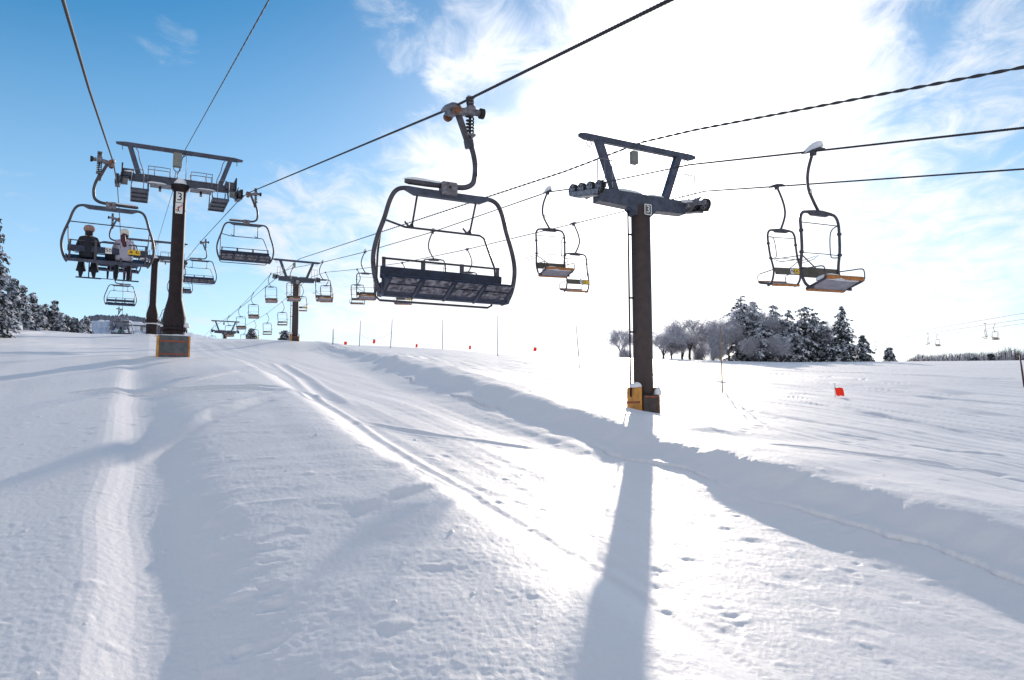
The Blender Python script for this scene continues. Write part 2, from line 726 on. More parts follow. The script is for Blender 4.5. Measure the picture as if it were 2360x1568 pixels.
for (u0, v0, u1, v1, n, jit) in ((1130, 820, 1400, 868, 30, 3), (1290, 860, 1420, 862, 6, 4), (1660, 960, 1800, 1015, 16, 16), (1680, 985, 1790, 1040, 12, 14), (2070, 1005, 2130, 1020, 5, 5),
                                 (1490, 1330, 1560, 1390, 5, 14), (1850, 990, 2300, 1090, 26, 40), (1000, 1040, 1240, 1170, 16, 40), (1000, 850, 1250, 930, 14, 25),
                                 (640, 870, 700, 930, 8, 8), (560, 1400, 640, 1450, 3, 20), (470, 900, 900, 1180, 14, 60), (1550, 1100, 2200, 1500, 22, 70), (120, 880, 330, 1050, 9, 30),
                                 (1120, 1240, 1330, 1400, 3, 14), (530, 1500, 620, 1540, 3, 12), (1830, 1330, 1960, 1380, 6, 12), (600, 1250, 700, 1350, 5, 12)):
    for k in range(n):
        q = k / max(1, n - 1) if jit < 10 else _r.random()
        u = u0 + (u1 - u0) * q + _r.uniform(-jit, jit)
        v = v0 + (v1 - v0) * (q if jit < 10 else _r.random()) + _r.uniform(-jit, jit) * .5
        x, y = plane_hit(u, v)
        DENTS.append((x, y, _r.uniform(.04, .10) * (1 + .02 * y), _r.uniform(.006, .013) * (1 + .03 * y)))
CRUMBS = []
for k in range(70):
    u, v = _r.uniform(0, 2360), 860 + 700 * _r.random() ** 1.5
    x, y = plane_hit(u, v)
    rr = _r.uniform(.008, .022) * (1 + .02 * y)
    CRUMBS.append((x, y, rr, rr * _r.uniform(.5, 1.0)))

BANK_S = [-40, 0, 5, 8, 12, 17, 24, 32, 42, 64, 90]
BANK_T = [10.5, 9.8, 9.55, 9.1, 8.9, 9.1, 9.9, 11.2, 12.9, 14.5, 18.0]
BANK_H = [.45, .45, .45, .45, .48, .55, .6, .6, .5, .3, .1]
BUMPS = []                                  # (x, y, radius, height) corrections at the towers, filled below


def height(x, y, detail=True):
    x = np.asarray(x, float)
    y = np.asarray(y, float)
    r = np.hypot(x, y) + 1e-6
    s = -SA * x + CA * y
    t = CA * x + SA * y
    hh = base(x, y)
    # broad undulation
    und = perlin(x / 9.0, y / 9.0, 1) * .10 + perlin(x / 4.1, y / 4.1, 2) * .035
    hh = hh + und * sst(5, 20, r) * (1 - .8 * sst(60, 85, r))
    near = 1 - sst(22, 46, s)
    # hollow under the left-hand rope, then the mound with its crest
    tm = np.interp(s, [-5, 5, 13, 20, 32, 46], [3.4, 3.35, 3.2, 3.5, 4.2, 5]) + perlin(s / 4.3, t * 0, 4) * .12
    tt = t - .14 * perlin(s / 2.8, t * 0 + 3, 5)
    prof = np.interp(tt, [-9, -3, -.30, -.18, .14, .24, .40, .55, 1.0, 1.25, 1.75, 2.2, 3.0], [-.95, -.40, .02, .015, -.075, -.075, -.055, -.02, .13, .20, .29, .36, .455])
    prof = .5 * prof + .25 * (np.interp(tt - .12, [-9, -3, -.30, -.18, .14, .24, .40, .55, 1.0, 1.25, 1.75, 2.2, 3.0], [-.95, -.40, .02, .015, -.075, -.075, -.055, -.02, .13, .20, .29, .36, .455])
                              + np.interp(tt + .12, [-9, -3, -.30, -.18, .14, .24, .40, .55, 1.0, 1.25, 1.75, 2.2, 3.0], [-.95, -.40, .02, .015, -.075, -.075, -.055, -.02, .13, .20, .29, .36, .455]))
    k = t - tm
    right = .47 - .33 * sst(-.1, 1.0, k) + .04 * np.exp(-((k - .92) / .10) ** 2) - .012 * np.exp(-((k - .70) / .12) ** 2)
    blend = sst(-.9, .15, k)
    prof = prof * (1 - blend) + right * blend
    prof = np.where(t > 4.5, .14 - .05 * sst(4.5, 7.6, t), prof)
    hh = hh + prof * near
    # cross ridge over the hollow
    sr = np.interp(t, [-6, -1.35, -.7, .28, 1.45, 2.8, 5], [7.5, 11.3, 12.1, 13.2, 15.6, 17.4, 19])
    am = np.interp(t, [-6, -1.3, -.2, .3, 1.0, 2.0, 3.0], [.02, .03, .05, .13, .17, .11, 0])
    ds = s - sr + .2 * perlin(t * 1.3, s * 0, 6)
    hh = hh + am * np.where(ds > 0, np.exp(-ds / 2.2), sst(-.85, 0, ds))
    # the cut bank
    tb = np.interp(s, BANK_S, BANK_T) + perlin(s / 3.1, s * 0, 7) * .30 + perlin(s / .9, t * .3, 8) * .07 + perlin(s / .25, t, 9) * .035
    hb = np.interp(s, BANK_S, BANK_H) * (1 + .30 * perlin(s / 2.4, s * 0 + 2, 33) + .06 * perlin(s / .8, t * .5, 34)) * 1.08
    dt = t - tb + .03 * perlin(s / .5, t / .4, 35)
    face = .48 * sst(-2.1, -.1, dt) + .46 * sst(-.85, .12, dt) + .06 * sst(.0, .8, dt)
    hh = hh + hb * np.where(dt < .6, face, face * np.exp(-np.maximum(dt - .6, 0) / 6.5)) * (1 - .9 * sst(50, 80, s))
    # slab crack part-way down the bank, broken into lengths
    ck = t - tb + 1.0 + .35 * perlin(s / 1.7, s * 0 + 5, 36) + .12 * perlin(s / .45, s * 0 + 5, 37) + .04 * perlin(s / .15, s * 0, 38)
    on = sst(-.05, .12, perlin(s / 4.0, s * 0 + 1, 39)) * (1 - sst(28, 36, s))
    hh = hh + on * (.03 * sst(-.02, .02, ck) * np.exp(-np.maximum(ck, 0) / .5) - .05 * np.exp(-((ck + .02) / .022) ** 2))
    # piste grooves along the lift line
    if detail:
        pis = sst(10.5, 15, t)
        far = 1 - .6 * sst(50, 85, r)
        hh = hh + far * pis * (perlin(t / .9 + .02 * s, s / 22, 10) * .045 + perlin(t / .33, s / 12, 11) * .020 - .035 * np.exp(-(perlin(t / 2.1 + .06 * s, s / 40, 41) / .035) ** 2) - .03 * np.exp(-(perlin(t / 1.6 - .03 * s, s / 50, 42) / .03) ** 2) + perlin(t / 2.6, s / 25, 12) * .06)
        trk = sst(3.6, 4.4, t) * (1 - sst(8.0, 9.0, t))
        hh = hh + trk * (perlin(t / .55, s / 9, 13) * .030 + perlin(t / .2, s / 5, 14) * .008)
        lft = 1 - sst(-1.2, 0, t)
        hh = hh + lft * (perlin(t / .8, s / 8, 15) * .012)
        mid = sst(.2, 1, t) * (1 - sst(60, 80, s))
        rough = .12 + .88 * sst(-.15, .35, perlin(x / 2.1, y / 1.3, 31) + .5 * perlin(x / .8, y / .6, 32))
        hh = hh + mid * (perlin(x / 1.1, y / .42, 16) * .012 + perlin(x / .36, y / .16, 17) * .006 * rough) * (1 - pis * .5)
        hh = hh + (perlin(x / .11, y / .08, 18) * (.0022 + .0030 * rough)) * (1 - sst(25, 45, r)) + (perlin(x / .052, y / .044, 19) * .0042 + perlin(x / .026, y / .024, 24) * .0016) * (1 - sst(8, 20, r))
        g2 = perlin(x / .35, y / .25, 20)
        hh = hh + np.maximum(g2 - .36, 0) * .05 * sst(3, 6, r)
        shp = hh.shape
        xf, yf = x.ravel(), y.ravel()
        hf = hh.ravel().copy()

        def near_idx(pts, m):
            x0, x1 = min(p[0] for p in pts) - m, max(p[0] for p in pts) + m
            y0, y1 = min(p[1] for p in pts) - m, max(p[1] for p in pts) + m
            return np.nonzero((xf > x0) & (xf < x1) & (yf > y0) & (yf < y1))[0]
        for pts, wd, dp in GROOVES:
            i = near_idx(pts, wd * 4)
            if len(i) == 0:
                continue
            d, sd_, al = seg_dist(xf[i], yf[i], pts)
            endf = sst(0, .12, al) * (1 - sst(.88, 1, al))
            hf[i] += endf * 1.5 * dp * (-np.exp(-(d / wd) ** 2) + .45 * np.exp(-((d - 1.7 * wd) / (.6 * wd)) ** 2))
        for pts, wd, hgt in LIPS:
            i = near_idx(pts, wd * 5)
            if len(i) == 0:
                continue
            d, sd_, al = seg_dist(xf[i], yf[i], pts)
            endf = sst(0, .25, al) * (1 - sst(.75, 1, al))
            # steep towards the viewer, long tail behind
            lip = np.where(sd_ < 0, np.exp(-np.abs(d) / (wd * 1.2)), np.exp(-(d / (wd * .45)) ** 2))
            hf[i] += endf * 1.15 * hgt * lip
        for (dx, dy, rr_, dp) in DENTS:
            i = np.nonzero((np.abs(xf - dx) < rr_ * 4) & (np.abs(yf - dy) < rr_ * 4))[0]
            if len(i) == 0:
                continue
            q = np.hypot((xf[i] - dx) * .8, (yf[i] - dy) + .25 * (xf[i] - dx) * math.sin(dx * 37)) / rr_ * (1 + .5 * perlin(xf[i] / rr_ / 1.4, yf[i] / rr_ / 1.4, 23))
            hf[i] += dp * (-np.exp(-q ** 2) + .22 * np.exp(-((q - 1.5) / .5) ** 2))
        for (dx, dy, rr_, dp) in CRUMBS:
            i = np.nonzero((np.abs(xf - dx) < rr_ * 3) & (np.abs(yf - dy) < rr_ * 3))[0]
            if len(i) == 0:
                continue
            q = np.hypot(xf[i] - dx, yf[i] - dy) / rr_
            hf[i] += dp * np.exp(-q ** 4)
        hh = hf.reshape(shp)
    for (bx, by, br, bh) in BUMPS:
        q = np.hypot(x - bx, y - by) / br
        hh = hh + bh * np.exp(-q * q)
    return hh


def ground(x, y):
    return float(height(np.array([x]), np.array([y]), False)[0])


def ground_hit(u, v, far=87.0):
    """where the sight line meets the snow"""
    d = ray(u, v)
    ks = np.geomspace(2, 130, 1500)
    hz = height(d.x * ks, d.y * ks, False)
    below = (EYE + d.z * ks) < hz
    i = np.argmax(below) if below.any() else None
    k = ks[i] if i is not None else far / math.hypot(d.x, d.y)
    return Vector((d.x * k, d.y * k, float(height(np.array([d.x * k]), np.array([d.y * k]), False)[0])))


# tower feet: make the snow meet them where the photograph shows it
T_LEFT, T_RIGHT = 1.8, 12.0
LT3 = lane_sv(37.0, T_LEFT, 822)
LT4 = lane_sv(75.0, T_LEFT, 770)
RT3 = lane_uv(1484, 942, T_RIGHT)
RT4 = lane_uv(679, 786, T_RIGHT)
for p, rad in ((LT3, 4.0), (LT4, 7.0), (RT3, 2.6), (RT4, 6.0)):
    BUMPS.append((p.x, p.y, rad, p.z - ground(p.x, p.y)))
BUMPS.append((RT3.x + .25, RT3.y + .5, .75, -.16))


def build_terrain():
    front = np.radians(np.linspace(-42, 42, 1250))
    side = np.radians(np.linspace(42, 318, 76))[1:-1]
    ang = np.concatenate([front, side])
    r1 = np.geomspace(.6, 3.0, 60)[:-1]
    r2 = np.concatenate([np.geomspace(3.0, 18, 560)[:-1], np.geomspace(18, 115, 330)[:-1]])
    r3 = np.geomspace(115, 4000, 46)
    rad = np.concatenate([r1, r2, r3])
    na, nr = len(ang), len(rad)
    Rg, Ag = np.meshgrid(rad, ang, indexing='ij')
    X, Y = Rg * np.sin(Ag), Rg * np.cos(Ag)
    Z = height(X, Y)
    co = np.empty((nr * na + 1, 3), np.float32)
    co[:-1, 0], co[:-1, 1], co[:-1, 2] = X.ravel(), Y.ravel(), Z.ravel()
    co[-1] = (0, 0, float(Z[0].mean()))
    i = np.arange(nr - 1)[:, None] * na
    j = np.arange(na)[None, :]
    j2 = (j + 1) % na
    quads = np.stack([i + j, i + na + j, i + na + j2, i + j2], -1).reshape(-1, 4)[:, ::-1]
    nq = len(quads)
    tri = np.stack([np.full(na, nr * na), np.arange(na), (np.arange(na) + 1) % na], -1)[:, ::-1]
    me = bpy.data.meshes.new('snow_ground')
    me.vertices.add(len(co))
    me.vertices.foreach_set('co', co.ravel())
    me.loops.add(nq * 4 + na * 3)
    me.loops.foreach_set('vertex_index', np.concatenate([quads.ravel(), tri.ravel()]).astype(np.int32))
    me.polygons.add(nq + na)
    me.polygons.foreach_set('loop_start', np.concatenate([np.arange(nq) * 4, nq * 4 + np.arange(na) * 3]).astype(np.int32))
    me.polygons.foreach_set('use_smooth', np.ones(nq + na, bool))
    me.materials.append(MATS['snow'])
    me.update(calc_edges=True)
    me.validate()
    o = bpy.data.objects.new('snow_ground', me)
    COL.objects.link(o)
    tag(o, kind='structure')
    # normals must point up
    if me.polygons[0].normal.z < 0:
        me.flip_normals()
    return o


build_terrain()


def build_hills():
    rnd = random.Random(4)
    d0 = 420.0
    pts = [(120, 765), (170, 752), (200, 744), (225, 741), (252, 743), (275, 741), (300, 743), (320, 746), (345, 751), (380, 758), (430, 768), (500, 785)]
    vs, fs = [], []
    n = 60
    for i in range(n):
        u = 120 + (500 - 120) * i / (n - 1)
        v = np.interp(u, [p[0] for p in pts], [p[1] for p in pts])
        d = ray(u, v)
        k = d0 / d.y
        top = Vector((0, 0, EYE)) + d * k
        for (q, dz) in ((-220, -34), (-120, -16), (-50, -5), (-10, -.4), (0, 0), (60, -4), (200, -30), (400, -70)):
            dirh = Vector((d.x, d.y, 0)).normalized()
            vs.append(top + dirh * q + Vector((0, 0, dz + rnd.uniform(-.5, .5))))
    for i in range(n - 1):
        for j in range(7):
            fs.append((i * 8 + j, (i + 1) * 8 + j, (i + 1) * 8 + j + 1, i * 8 + j + 1))
    mb = M('hill_snow_hazed')
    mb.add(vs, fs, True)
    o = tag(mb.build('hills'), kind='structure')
    # woods on the far hills
    mb = M('hill_wood_hazed')
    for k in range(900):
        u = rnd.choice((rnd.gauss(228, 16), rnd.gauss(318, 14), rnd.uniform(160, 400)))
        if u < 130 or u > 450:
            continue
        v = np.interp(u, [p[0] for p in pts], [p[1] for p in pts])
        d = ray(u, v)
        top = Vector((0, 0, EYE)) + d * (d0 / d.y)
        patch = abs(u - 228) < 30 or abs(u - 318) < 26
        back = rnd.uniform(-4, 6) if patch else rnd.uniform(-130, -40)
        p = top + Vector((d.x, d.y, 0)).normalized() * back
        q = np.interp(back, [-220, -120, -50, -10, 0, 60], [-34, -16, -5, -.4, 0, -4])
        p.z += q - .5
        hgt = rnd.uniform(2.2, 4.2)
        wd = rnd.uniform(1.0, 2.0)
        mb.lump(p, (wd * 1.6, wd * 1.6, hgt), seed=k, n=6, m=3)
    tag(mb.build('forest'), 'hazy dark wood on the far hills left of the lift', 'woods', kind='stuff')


build_hills()


# ------------------------------------------------------------------ ropes
def dense(path, step):
    out = [path[0]]
    for a, b_ in zip(path[:-1], path[1:]):
        n = max(1, int((b_ - a).length / step))
        for k in range(1, n + 1):
            out.append(a.lerp(b_, k / n))
    return out


def rope(name, pts, r, lobes, lay, label, cat, group, mname, near=35.0, strand=.16):
    """twisted strand rope: lobed section that turns along the rope; fine near the viewer"""
    P = [pts[0]]
    for a, b_ in zip(pts[:-1], pts[1:]):
        L = (b_ - a).length
        mid = (a + b_) / 2
        q = 0.0
        while q < L:
            p = a.lerp(b_, q / L)
            dist = (p - Vector((0, 0, EYE))).length
            if dist < near and p.y > -2:
                q += lay / 7
            else:
                q += min(4.0, L / 6 + .1)
            P.append(a.lerp(b_, min(q, L) / L))
    n = 12
    vs, fs = [], []
    L = 0.0
    up0 = Vector((0, 0, 1))
    for i, p in enumerate(P):
        if i:
            L += (p - P[i - 1]).length
        t = (P[min(i + 1, len(P) - 1)] - P[max(i - 1, 0)]).normalized()
        up = (up0 - t * up0.dot(t)).normalized()
        w = t.cross(up)
        ph = 2 * math.pi * L / (lay * lobes) 
        for k in range(n):
            a = 2 * math.pi * k / n
            rad = r * (1 - strand + strand * math.cos(lobes * (a - ph)))
            vs.append(p + (up * math.cos(a) + w * math.sin(a)) * rad)
    for i in range(len(P) - 1):
        for k in range(n):
            l = (k + 1) % n
            fs.append((i * n + k, i * n + l, (i + 1) * n + l, (i + 1) * n + k))
    mb = M(mname)
    mb.add(vs, fs, True)
    o = mb.build(name)
    return tag(o, label, cat, group)


TL, TR = -0.78, 4.4                         # quad lift lanes
TA, TB = 10.25, 13.7                        # double lift lanes


def extend(p, q, dist):
    """continue the line q->p beyond p"""
    return p + (p - q).normalized() * dist


# quad lift chair grips
QR = [lane_uv(1036, 251, TR), lane_uv(570, 446, TR), lane_uv(462, 558, TR), lane_sv(82, TR, 606), lane_sv(99, TR, 688), lane_sv(122, TR, 730)]
QL = [lane_sv(24.4, TL + .13, 375), lane_sv(47, TL, 505), lane_sv(69, TL, 620), lane_sv(92, TL, 713)]
LSH = lane_sv(37, TL, 428)
RSH = lane_sv(37, TR, 462)
pL = [lane_uv(145, 0, TL), lane_uv(205, 205, TL)]
pts = [extend(pL[0], pL[1], 14)] + pL + [QL[0], LSH, QL[1], lane_sv(75, TL, 597)] + QL[2:3] + [QL[3], lane_sv(124, TL, 768)]
pts = sorted(pts, key=s_of)
rope('haul_rope', pts, .022, 6, .055, 'taut steel haul rope from top left corner down to the two riders', 'haul rope', 'haul ropes of the lifts', 'rope_steel')
pR = lane_uv(1545, 0, TR)
pts = sorted([extend(pR, QR[0], 22), pR, QR[0], QR[1], RSH, QR[2], lane_sv(75, TR, 600)] + QR[3:] + [lane_sv(135, TR, 765)], key=s_of)
rope('haul_rope', pts, .022, 6, .055, 'thick twisted haul rope carrying the big empty four-seat chair', 'haul rope', 'haul ropes of the lifts', 'rope_steel')

AG = [(1874, 349), (1262, 443), (997, 535), (841, 581), (743, 605), (675, 618), (624, 632), (584, 676), (554, 707), (528, 729), (489, 757)]
BG = [(1790, 430), (1322, 516), (1077, 575), (927, 606), (823, 621), (750, 628), (694, 657), (650, 696), (615, 723), (586, 740), (562, 752)]
QA = [lane_uv(u, v, TA) for u, v in AG]
QB = [lane_uv(u, v, TB) for u, v in BG]
a0 = lane_uv(2359, 295, TA)
b0 = lane_uv(2359, 390, TB)
ptA = sorted([extend(a0, QA[0], 20), a0, lane_uv(1590, 380, TA), lane_uv(1330, 434, TA), lane_uv(645, 628, TA)] + QA + [lane_uv(470, 775, TA)], key=s_of)
ptB = sorted([extend(b0, QB[0], 20), b0, lane_uv(1625, 441, TB), lane_uv(720, 638, TB)] + QB + [lane_uv(545, 762, TB)], key=s_of)
rope('haul_rope', ptA, .018, 6, .05, 'steel haul rope on the left side of the double lift, above the snow-covered chair', 'haul rope', 'haul ropes of the lifts', 'rope_steel', 22)
rope('haul_rope', ptB, .018, 6, .05, 'steel haul rope on the right side of the double lift, lowest line at right edge', 'haul rope', 'haul ropes of the lifts', 'rope_steel', 22)

# communication cables over the tower tops
c0 = lane_uv(620, 0, 1.95)
ctop = lane_sv(37, 1.95, 344)
ctop4 = lane_sv(75, 1.95, 556)
rope('signal_cable', [extend(c0, ctop, 10), c0, ctop, ctop4, lane_sv(124, 1.95, 758)], .016, 2, .5, 'thin dark cable from top edge to the gantry of the number 3 quad tower', 'cable', 'signal cables', 'cable_black', 30, .12)
d0_ = lane_uv(2359, 155, 12.0)
d1_ = lane_uv(1600, 300, 12.0)
dt_ = lane_uv(1480, 328, 12.0)
rope('signal_cable', [extend(d0_, d1_, 20), d0_, d1_, dt_, lane_uv(1300, 396, 12.0), lane_uv(690, 597, 12.0), lane_uv(520, 738, 12.0)], .030, 2, .34, 'wavy black twisted cable, highest line at the right edge',
     'cable', 'signal cables', 'cable_black', 60, .36)


# ------------------------------------------------------------------ chairs
def arc(c, r, a0_, a1_, n, plane='xz'):
    out = []
    for k in range(n + 1):
        a = math.radians(a0_ + (a1_ - a0_) * k / n)
        out.append(Vector((c[0] + r * math.cos(a), c[1], c[2] + r * math.sin(a))))
    return out


def smooth_path(pts, n=5):
    """Catmull-Rom through the points"""
    P = [Vector(p) for p in pts]
    out = []
    for i in range(len(P) - 1):
        a, b_, c, d = P[max(i - 1, 0)], P[i], P[i + 1], P[min(i + 2, len(P) - 1)]
        for k in range(n):
            t = k / n
            out.append(.5 * ((2 * b_) + (c - a) * t + (2 * a - 5 * b_ + 4 * c - d) * t * t + (3 * b_ - a - 3 * c + d) * t ** 3))
    out.append(P[-1])
    return out


def helix(c, r, z0, z1, turns, n=14):
    return [Vector((c[0] + r * math.cos(2 * math.pi * k / n), c[1] + r * math.sin(2 * math.pi * k / n), z0 + (z1 - z0) * k / (n * turns))) for k in range(int(n * turns) + 1)]


def make_quad(occupied):
    """four-seat chair; rider faces +Y, origin on the rope"""
    root = empty('quad_chair')
    # grip: clamp along the rope, hub and spring on the outer side
    g = M('grip_grey')
    g.tube([(0, -.36, .01), (0, -.26, .02), (0, -.12, .03), (0, .12, .03), (0, .26, .02), (0, .36, .01)], [.022, .04, .055, .055, .04, .022], 10)
    g.prism([(-.12, .05), (.12, .06), (.15, -.06), (.02, -.13), (-.14, -.08)], 0, -.075, .03)
    Rg = rot('X', 12 if occupied else -12)              # the clamp lies along the climbing rope
    g.v = [tuple(Rg @ Vector(q)) for q in g.v]
    g.box((-.20, 0, -.02), (.28, .13, .11), rot('Y', 12), .015)
    g.box((-.36, 0, .02), (.14, .17, .17), None, .02)
    g.cyl((-.44, 0, .02), (-.54, 0, .02), .055, 12)
    g.use('rubber').cyl((-.53, 0, .02), (-.60, 0, .02), .085, 14)
    g.use('rust').cyl((-.05, -.22, -.06), (-.05, -.16, -.06), .075, 14)
    g.cyl((-.05, .16, -.06), (-.05, .22, -.06), .075, 14)
    g.use('grip_grey').box((-.36, 0, .14), (.09, .10, .10), None, .01)
    grip = g.build('grip', root)
    sp = M('spring_steel')
    sp.tube(helix((-.36, 0), .060, -.08, -.36, 5), .014, 6)
    sp.cyl((-.36, 0, -.05), (-.36, 0, -.46), .022, 8)
    sp.tube(helix((-.36, 0), .055, .12, .24, 2.5), .014, 6)
    sp.build('spring', grip)
    M('grip_grey').box((-.36, 0, -.38), (.16, .13, .04), None, .01).build('spring_plate', grip)
    M('grip_grey').box((-.36, 0, .25), (.13, .11, .035), None, .01).build('spring_plate', grip)
    h_ = M('chair_paint')
    h_.box((-.235, 0, -.27), (.085, .10, .56), rot('Y', 22), .015)
    h_.box((-.345, 0, -.52), (.12, .14, .15), rot('Y', 12), .015)
    pth = smooth_path([(-.36, 0, -.50), (-.42, 0, -.66), (-.46, 0, -.85), (-.46, 0, -1.02), (-.42, 0, -1.17), (-.30, 0, -1.25), (-.12, 0, -1.275), (.06, 0, -1.28)], 6)
    h_.tube(pth, .043, 12)
    h_.build('hanger', root)
    ba = M('chair_paint').tube([(.06, 0, -1.28), (.35, 0, -1.285), (.66, 0, -1.29), (.72, 0, -1.29)], [.042, .048, .044, .03], 10)
    ba.build('damper_arm', root)
    M('snow_cap').lump((.38, 0, -1.255), (.66, .10, .045), 3, 14).build('snow_cap', root)
    M('snow_cap').lump((-.06, -.03, -1.245), (.2, .12, .035), 5).build('snow_cap', root)
    br = M('grip_grey').box((0, 0, -1.33), (.27, .17, .22), None, .02)
    br.use('ink_black').cyl((0, -.084, -1.31), (0, -.10, -1.31), .022, 10)
    br.cyl((0, .084, -1.31), (0, .10, -1.31), .022, 10)
    br.build('bracket', root)
    # hoop
    half = [(-.05, -1.40), (-.45, -1.40), (-.72, -1.40), (-.86, -1.46), (-.95, -1.62), (-1.03, -1.90), (-1.13, -2.20), (-1.185, -2.45), (-1.185, -2.66), (-1.14, -2.88), (-1.06, -3.06)]
    left = [Vector((x, .0, z)) for x, z in half]
    right = [Vector((-p.x, p.y, p.z)) for p in left]
    ho = M('chair_paint').tube(smooth_path(left[::-1] + right, 5), .036, 10)
    ho.use('paint_navy')
    ho.prism([(-.66, -1.385), (.66, -1.385), (.74, -1.41), (.56, -1.49), (-.56, -1.49), (-.74, -1.41)], 1, -.05, .05)
    ho.build('hoop', root)
    # seat: tilted pan, front edge higher
    tilt = rot('X', 26)
    fr = M('paint_navy')
    fr.box((0, -.14, -3.05), (2.12, .085, .085), None, .012)
    for x in (-1.03, -.52, 0, .52, 1.03):
        fr.box((x, .06, -2.985), (.045, .48, .05), tilt, .008)
    for sgn in (-1, 1):
        fr.box((sgn * 1.05, -.06, -3.0), (.05, .24, .20), None, .01)
        fr.tube([(sgn * 1.06, -.02, -3.04), (sgn * .98, .0, -2.86), (sgn * 1.0, -.17, -2.72)], .022, 8)
    fr.build('seat_frame', root)
    se = M('seat_navy').box((0, .08, -2.965), (2.06, .48, .035), tilt, .01)
    se.use('seat_pad')
    for k in range(4):
        x = -.775 + k * .515
        se.box(Vector((x, .08, -2.965)) + tilt @ Vector((0, 0, -.024)), (.42, .17, .02), tilt, .006)
        se.box(Vector((x, .08, -2.965)) + tilt @ Vector((0, .2, -.024)), (.42, .14, .02), tilt, .006)
    for k in range(4):
        x = -.775 + k * .515
        se.use('seat_navy').box(Vector((x, .08, -2.965)) + tilt @ Vector((0, .02, .035)), (.48, .44, .045), tilt, .018)
    se.build('seat', root)
    bk = M('seat_navy').box((0, -.17, -2.715), (2.06, .05, .19), rot('X', -6), .015)
    bk.build('backrest', root)
    rl = M('chair_paint').tube([(-1.0, -.19, -2.49), (1.0, -.19, -2.49)], .017, 8)
    for x in (-.97, -.33, .33, .97):
        rl.box((x, -.19, -2.755), (.055 if abs(x) > .5 else .07, .03, .57), None, .006)
    rl.build('back_rail', root)
    if occupied:
        bar = M('chair_paint')
        bar.tube([(-1.03, .05, -1.90), (1.03, .05, -1.90)], .016, 8)
        for sgn in (-1, 1):
            bar.tube(smooth_path([(sgn * 1.05, .03, -2.05), (sgn * 1.02, .05, -2.5), (sgn * .95, .12, -2.7), (sgn * .86, .32, -2.72)], 4), .015, 8)
        bar.tube([(-.86, .38, -2.72), (.86, .38, -2.72)], .018, 8)
        bar.build('restraint_bar', root)
        for x in (-.48, .52):
            ft = M('chair_paint').tube([(x, .40, -2.72), (x, .55, -3.1), (x, .58, -3.40)], .017, 8)
            ft.tube([(x - .33, .58, -3.42), (x + .33, .58, -3.42)], .022, 8)
            ft.build('footrest', root)
    else:
        y = -.33
        loop = [(1.04, y + .3, -1.92), (.6, y, -1.93), (-.70, y, -1.93), (-.78, y, -1.97), (-.98, y, -2.46), (-.99, y, -2.62), (-.95, y - .02, -3.0), (-.93, y, -3.09), (-.86, y, -3.13), (.98, y, -3.13), (1.05, y, -3.07),
                (1.04, y, -2.86), (1.03, y, -2.4), (1.04, y + .2, -1.98)]
        lp = M('chair_paint').tube(loop, .018, 8, True)
        for x in (-.50, .50):
            lp.tube([(x, -.04, -1.46), (x - .02, y, -1.90)], .017, 8)
            lp.prism([(x - .16, -1.94), (x - .05, -1.915), (x - .02, -1.84), (x + .03, -1.90), (x + .1, -1.83), (x + .11, -1.85), (x + .05, -1.92), (x + .12, -1.94)], 1, y - .012, y + .012)
        lp.build('restraint_bar', root)
    return root


YAW = A


_sw = random.Random(21)


def place(root, p, yaw, label, cat, group):
    root.location = p
    k = _sw.uniform(-1, 1) if 'chair' in cat else 0
    # chairs swing a little in the wind, the light two-seaters more
    lean = (-.058 - .014 * k) if group == DG else (-.012 * k if k else 0)
    sway = Matrix.Rotation(lean, 3, 'Y') @ Matrix.Rotation(.014 * math.sin(k * 7) if k else 0, 3, 'X')
    root.rotation_euler = (sway @ Matrix.Rotation(yaw + (.03 * math.sin(k * 13) if k else 0), 3, 'Z')).to_euler()
    tag(root, label, cat, group)
    return root


DG = 'two-seat chairs of the double lift'
QG = 'four-seat chairs of the quad lift'
quad_e = make_quad(False)
quad_o = make_quad(True)
labelsR = ['biggest four-seat chair, empty, its padded seat seen from below',
           'empty four-seat chair just right of the number 3 quad tower',
           'smaller empty four-seat chair, lower left of the one beside the number 3 tower',
           'small four-seat chair half hidden behind the thick number 3 pole, halfway up',
           'distant pale four-seat chair half hidden at the left of the flared pole base',
           'farthest low four-seat chair between the two quad tower feet']
for i, (p, lb) in enumerate(zip(QR, labelsR)):
    o = quad_e if i == 0 else copy_tree(quad_e)
    place(o, p, YAW + math.pi, lb, 'chairlift chair', QG)
labelsL = ['four-seat chair carrying two riders, yellow sticker and number 50 on its back',
           'four-seat chair behind the two riders, seen through their chair',
           'empty four-seat chair below the two riders, seen end to end',
           'far four-seat chair low over the crest, carrying a rider in green']
for i, (p, lb) in enumerate(zip(QL, labelsL)):
    o = quad_o if i == 0 else copy_tree(quad_e if i == 2 else quad_o)
    place(o, p, YAW, lb, 'chairlift chair', QG)
# number plate and sticker only on the nearest chair
pl = M('plate_white').box((.0, -.206, -2.715), (.165, .012, .185), rot('X', -6), .002).build('number_plate', quad_o)
text_mesh('50', .155, 'ink_black', 'numerals', pl, (0, -.214, -2.715), FACE_BACK)
stk = M('sticker_yellow').box((.66, -.206, -2.70), (.33, .010, .155), rot('X', -6), .002).build('sticker', quad_o)
mk = M('rust').cyl((.58, -.213, -2.70), (.58, -.217, -2.70), .035, 12)
mk.box((.72, -.214, -2.68), (.03, .006, .07))
mk.box((.75, -.214, -2.72), (.09, .006, .02))
mk.build('sticker_print', stk)


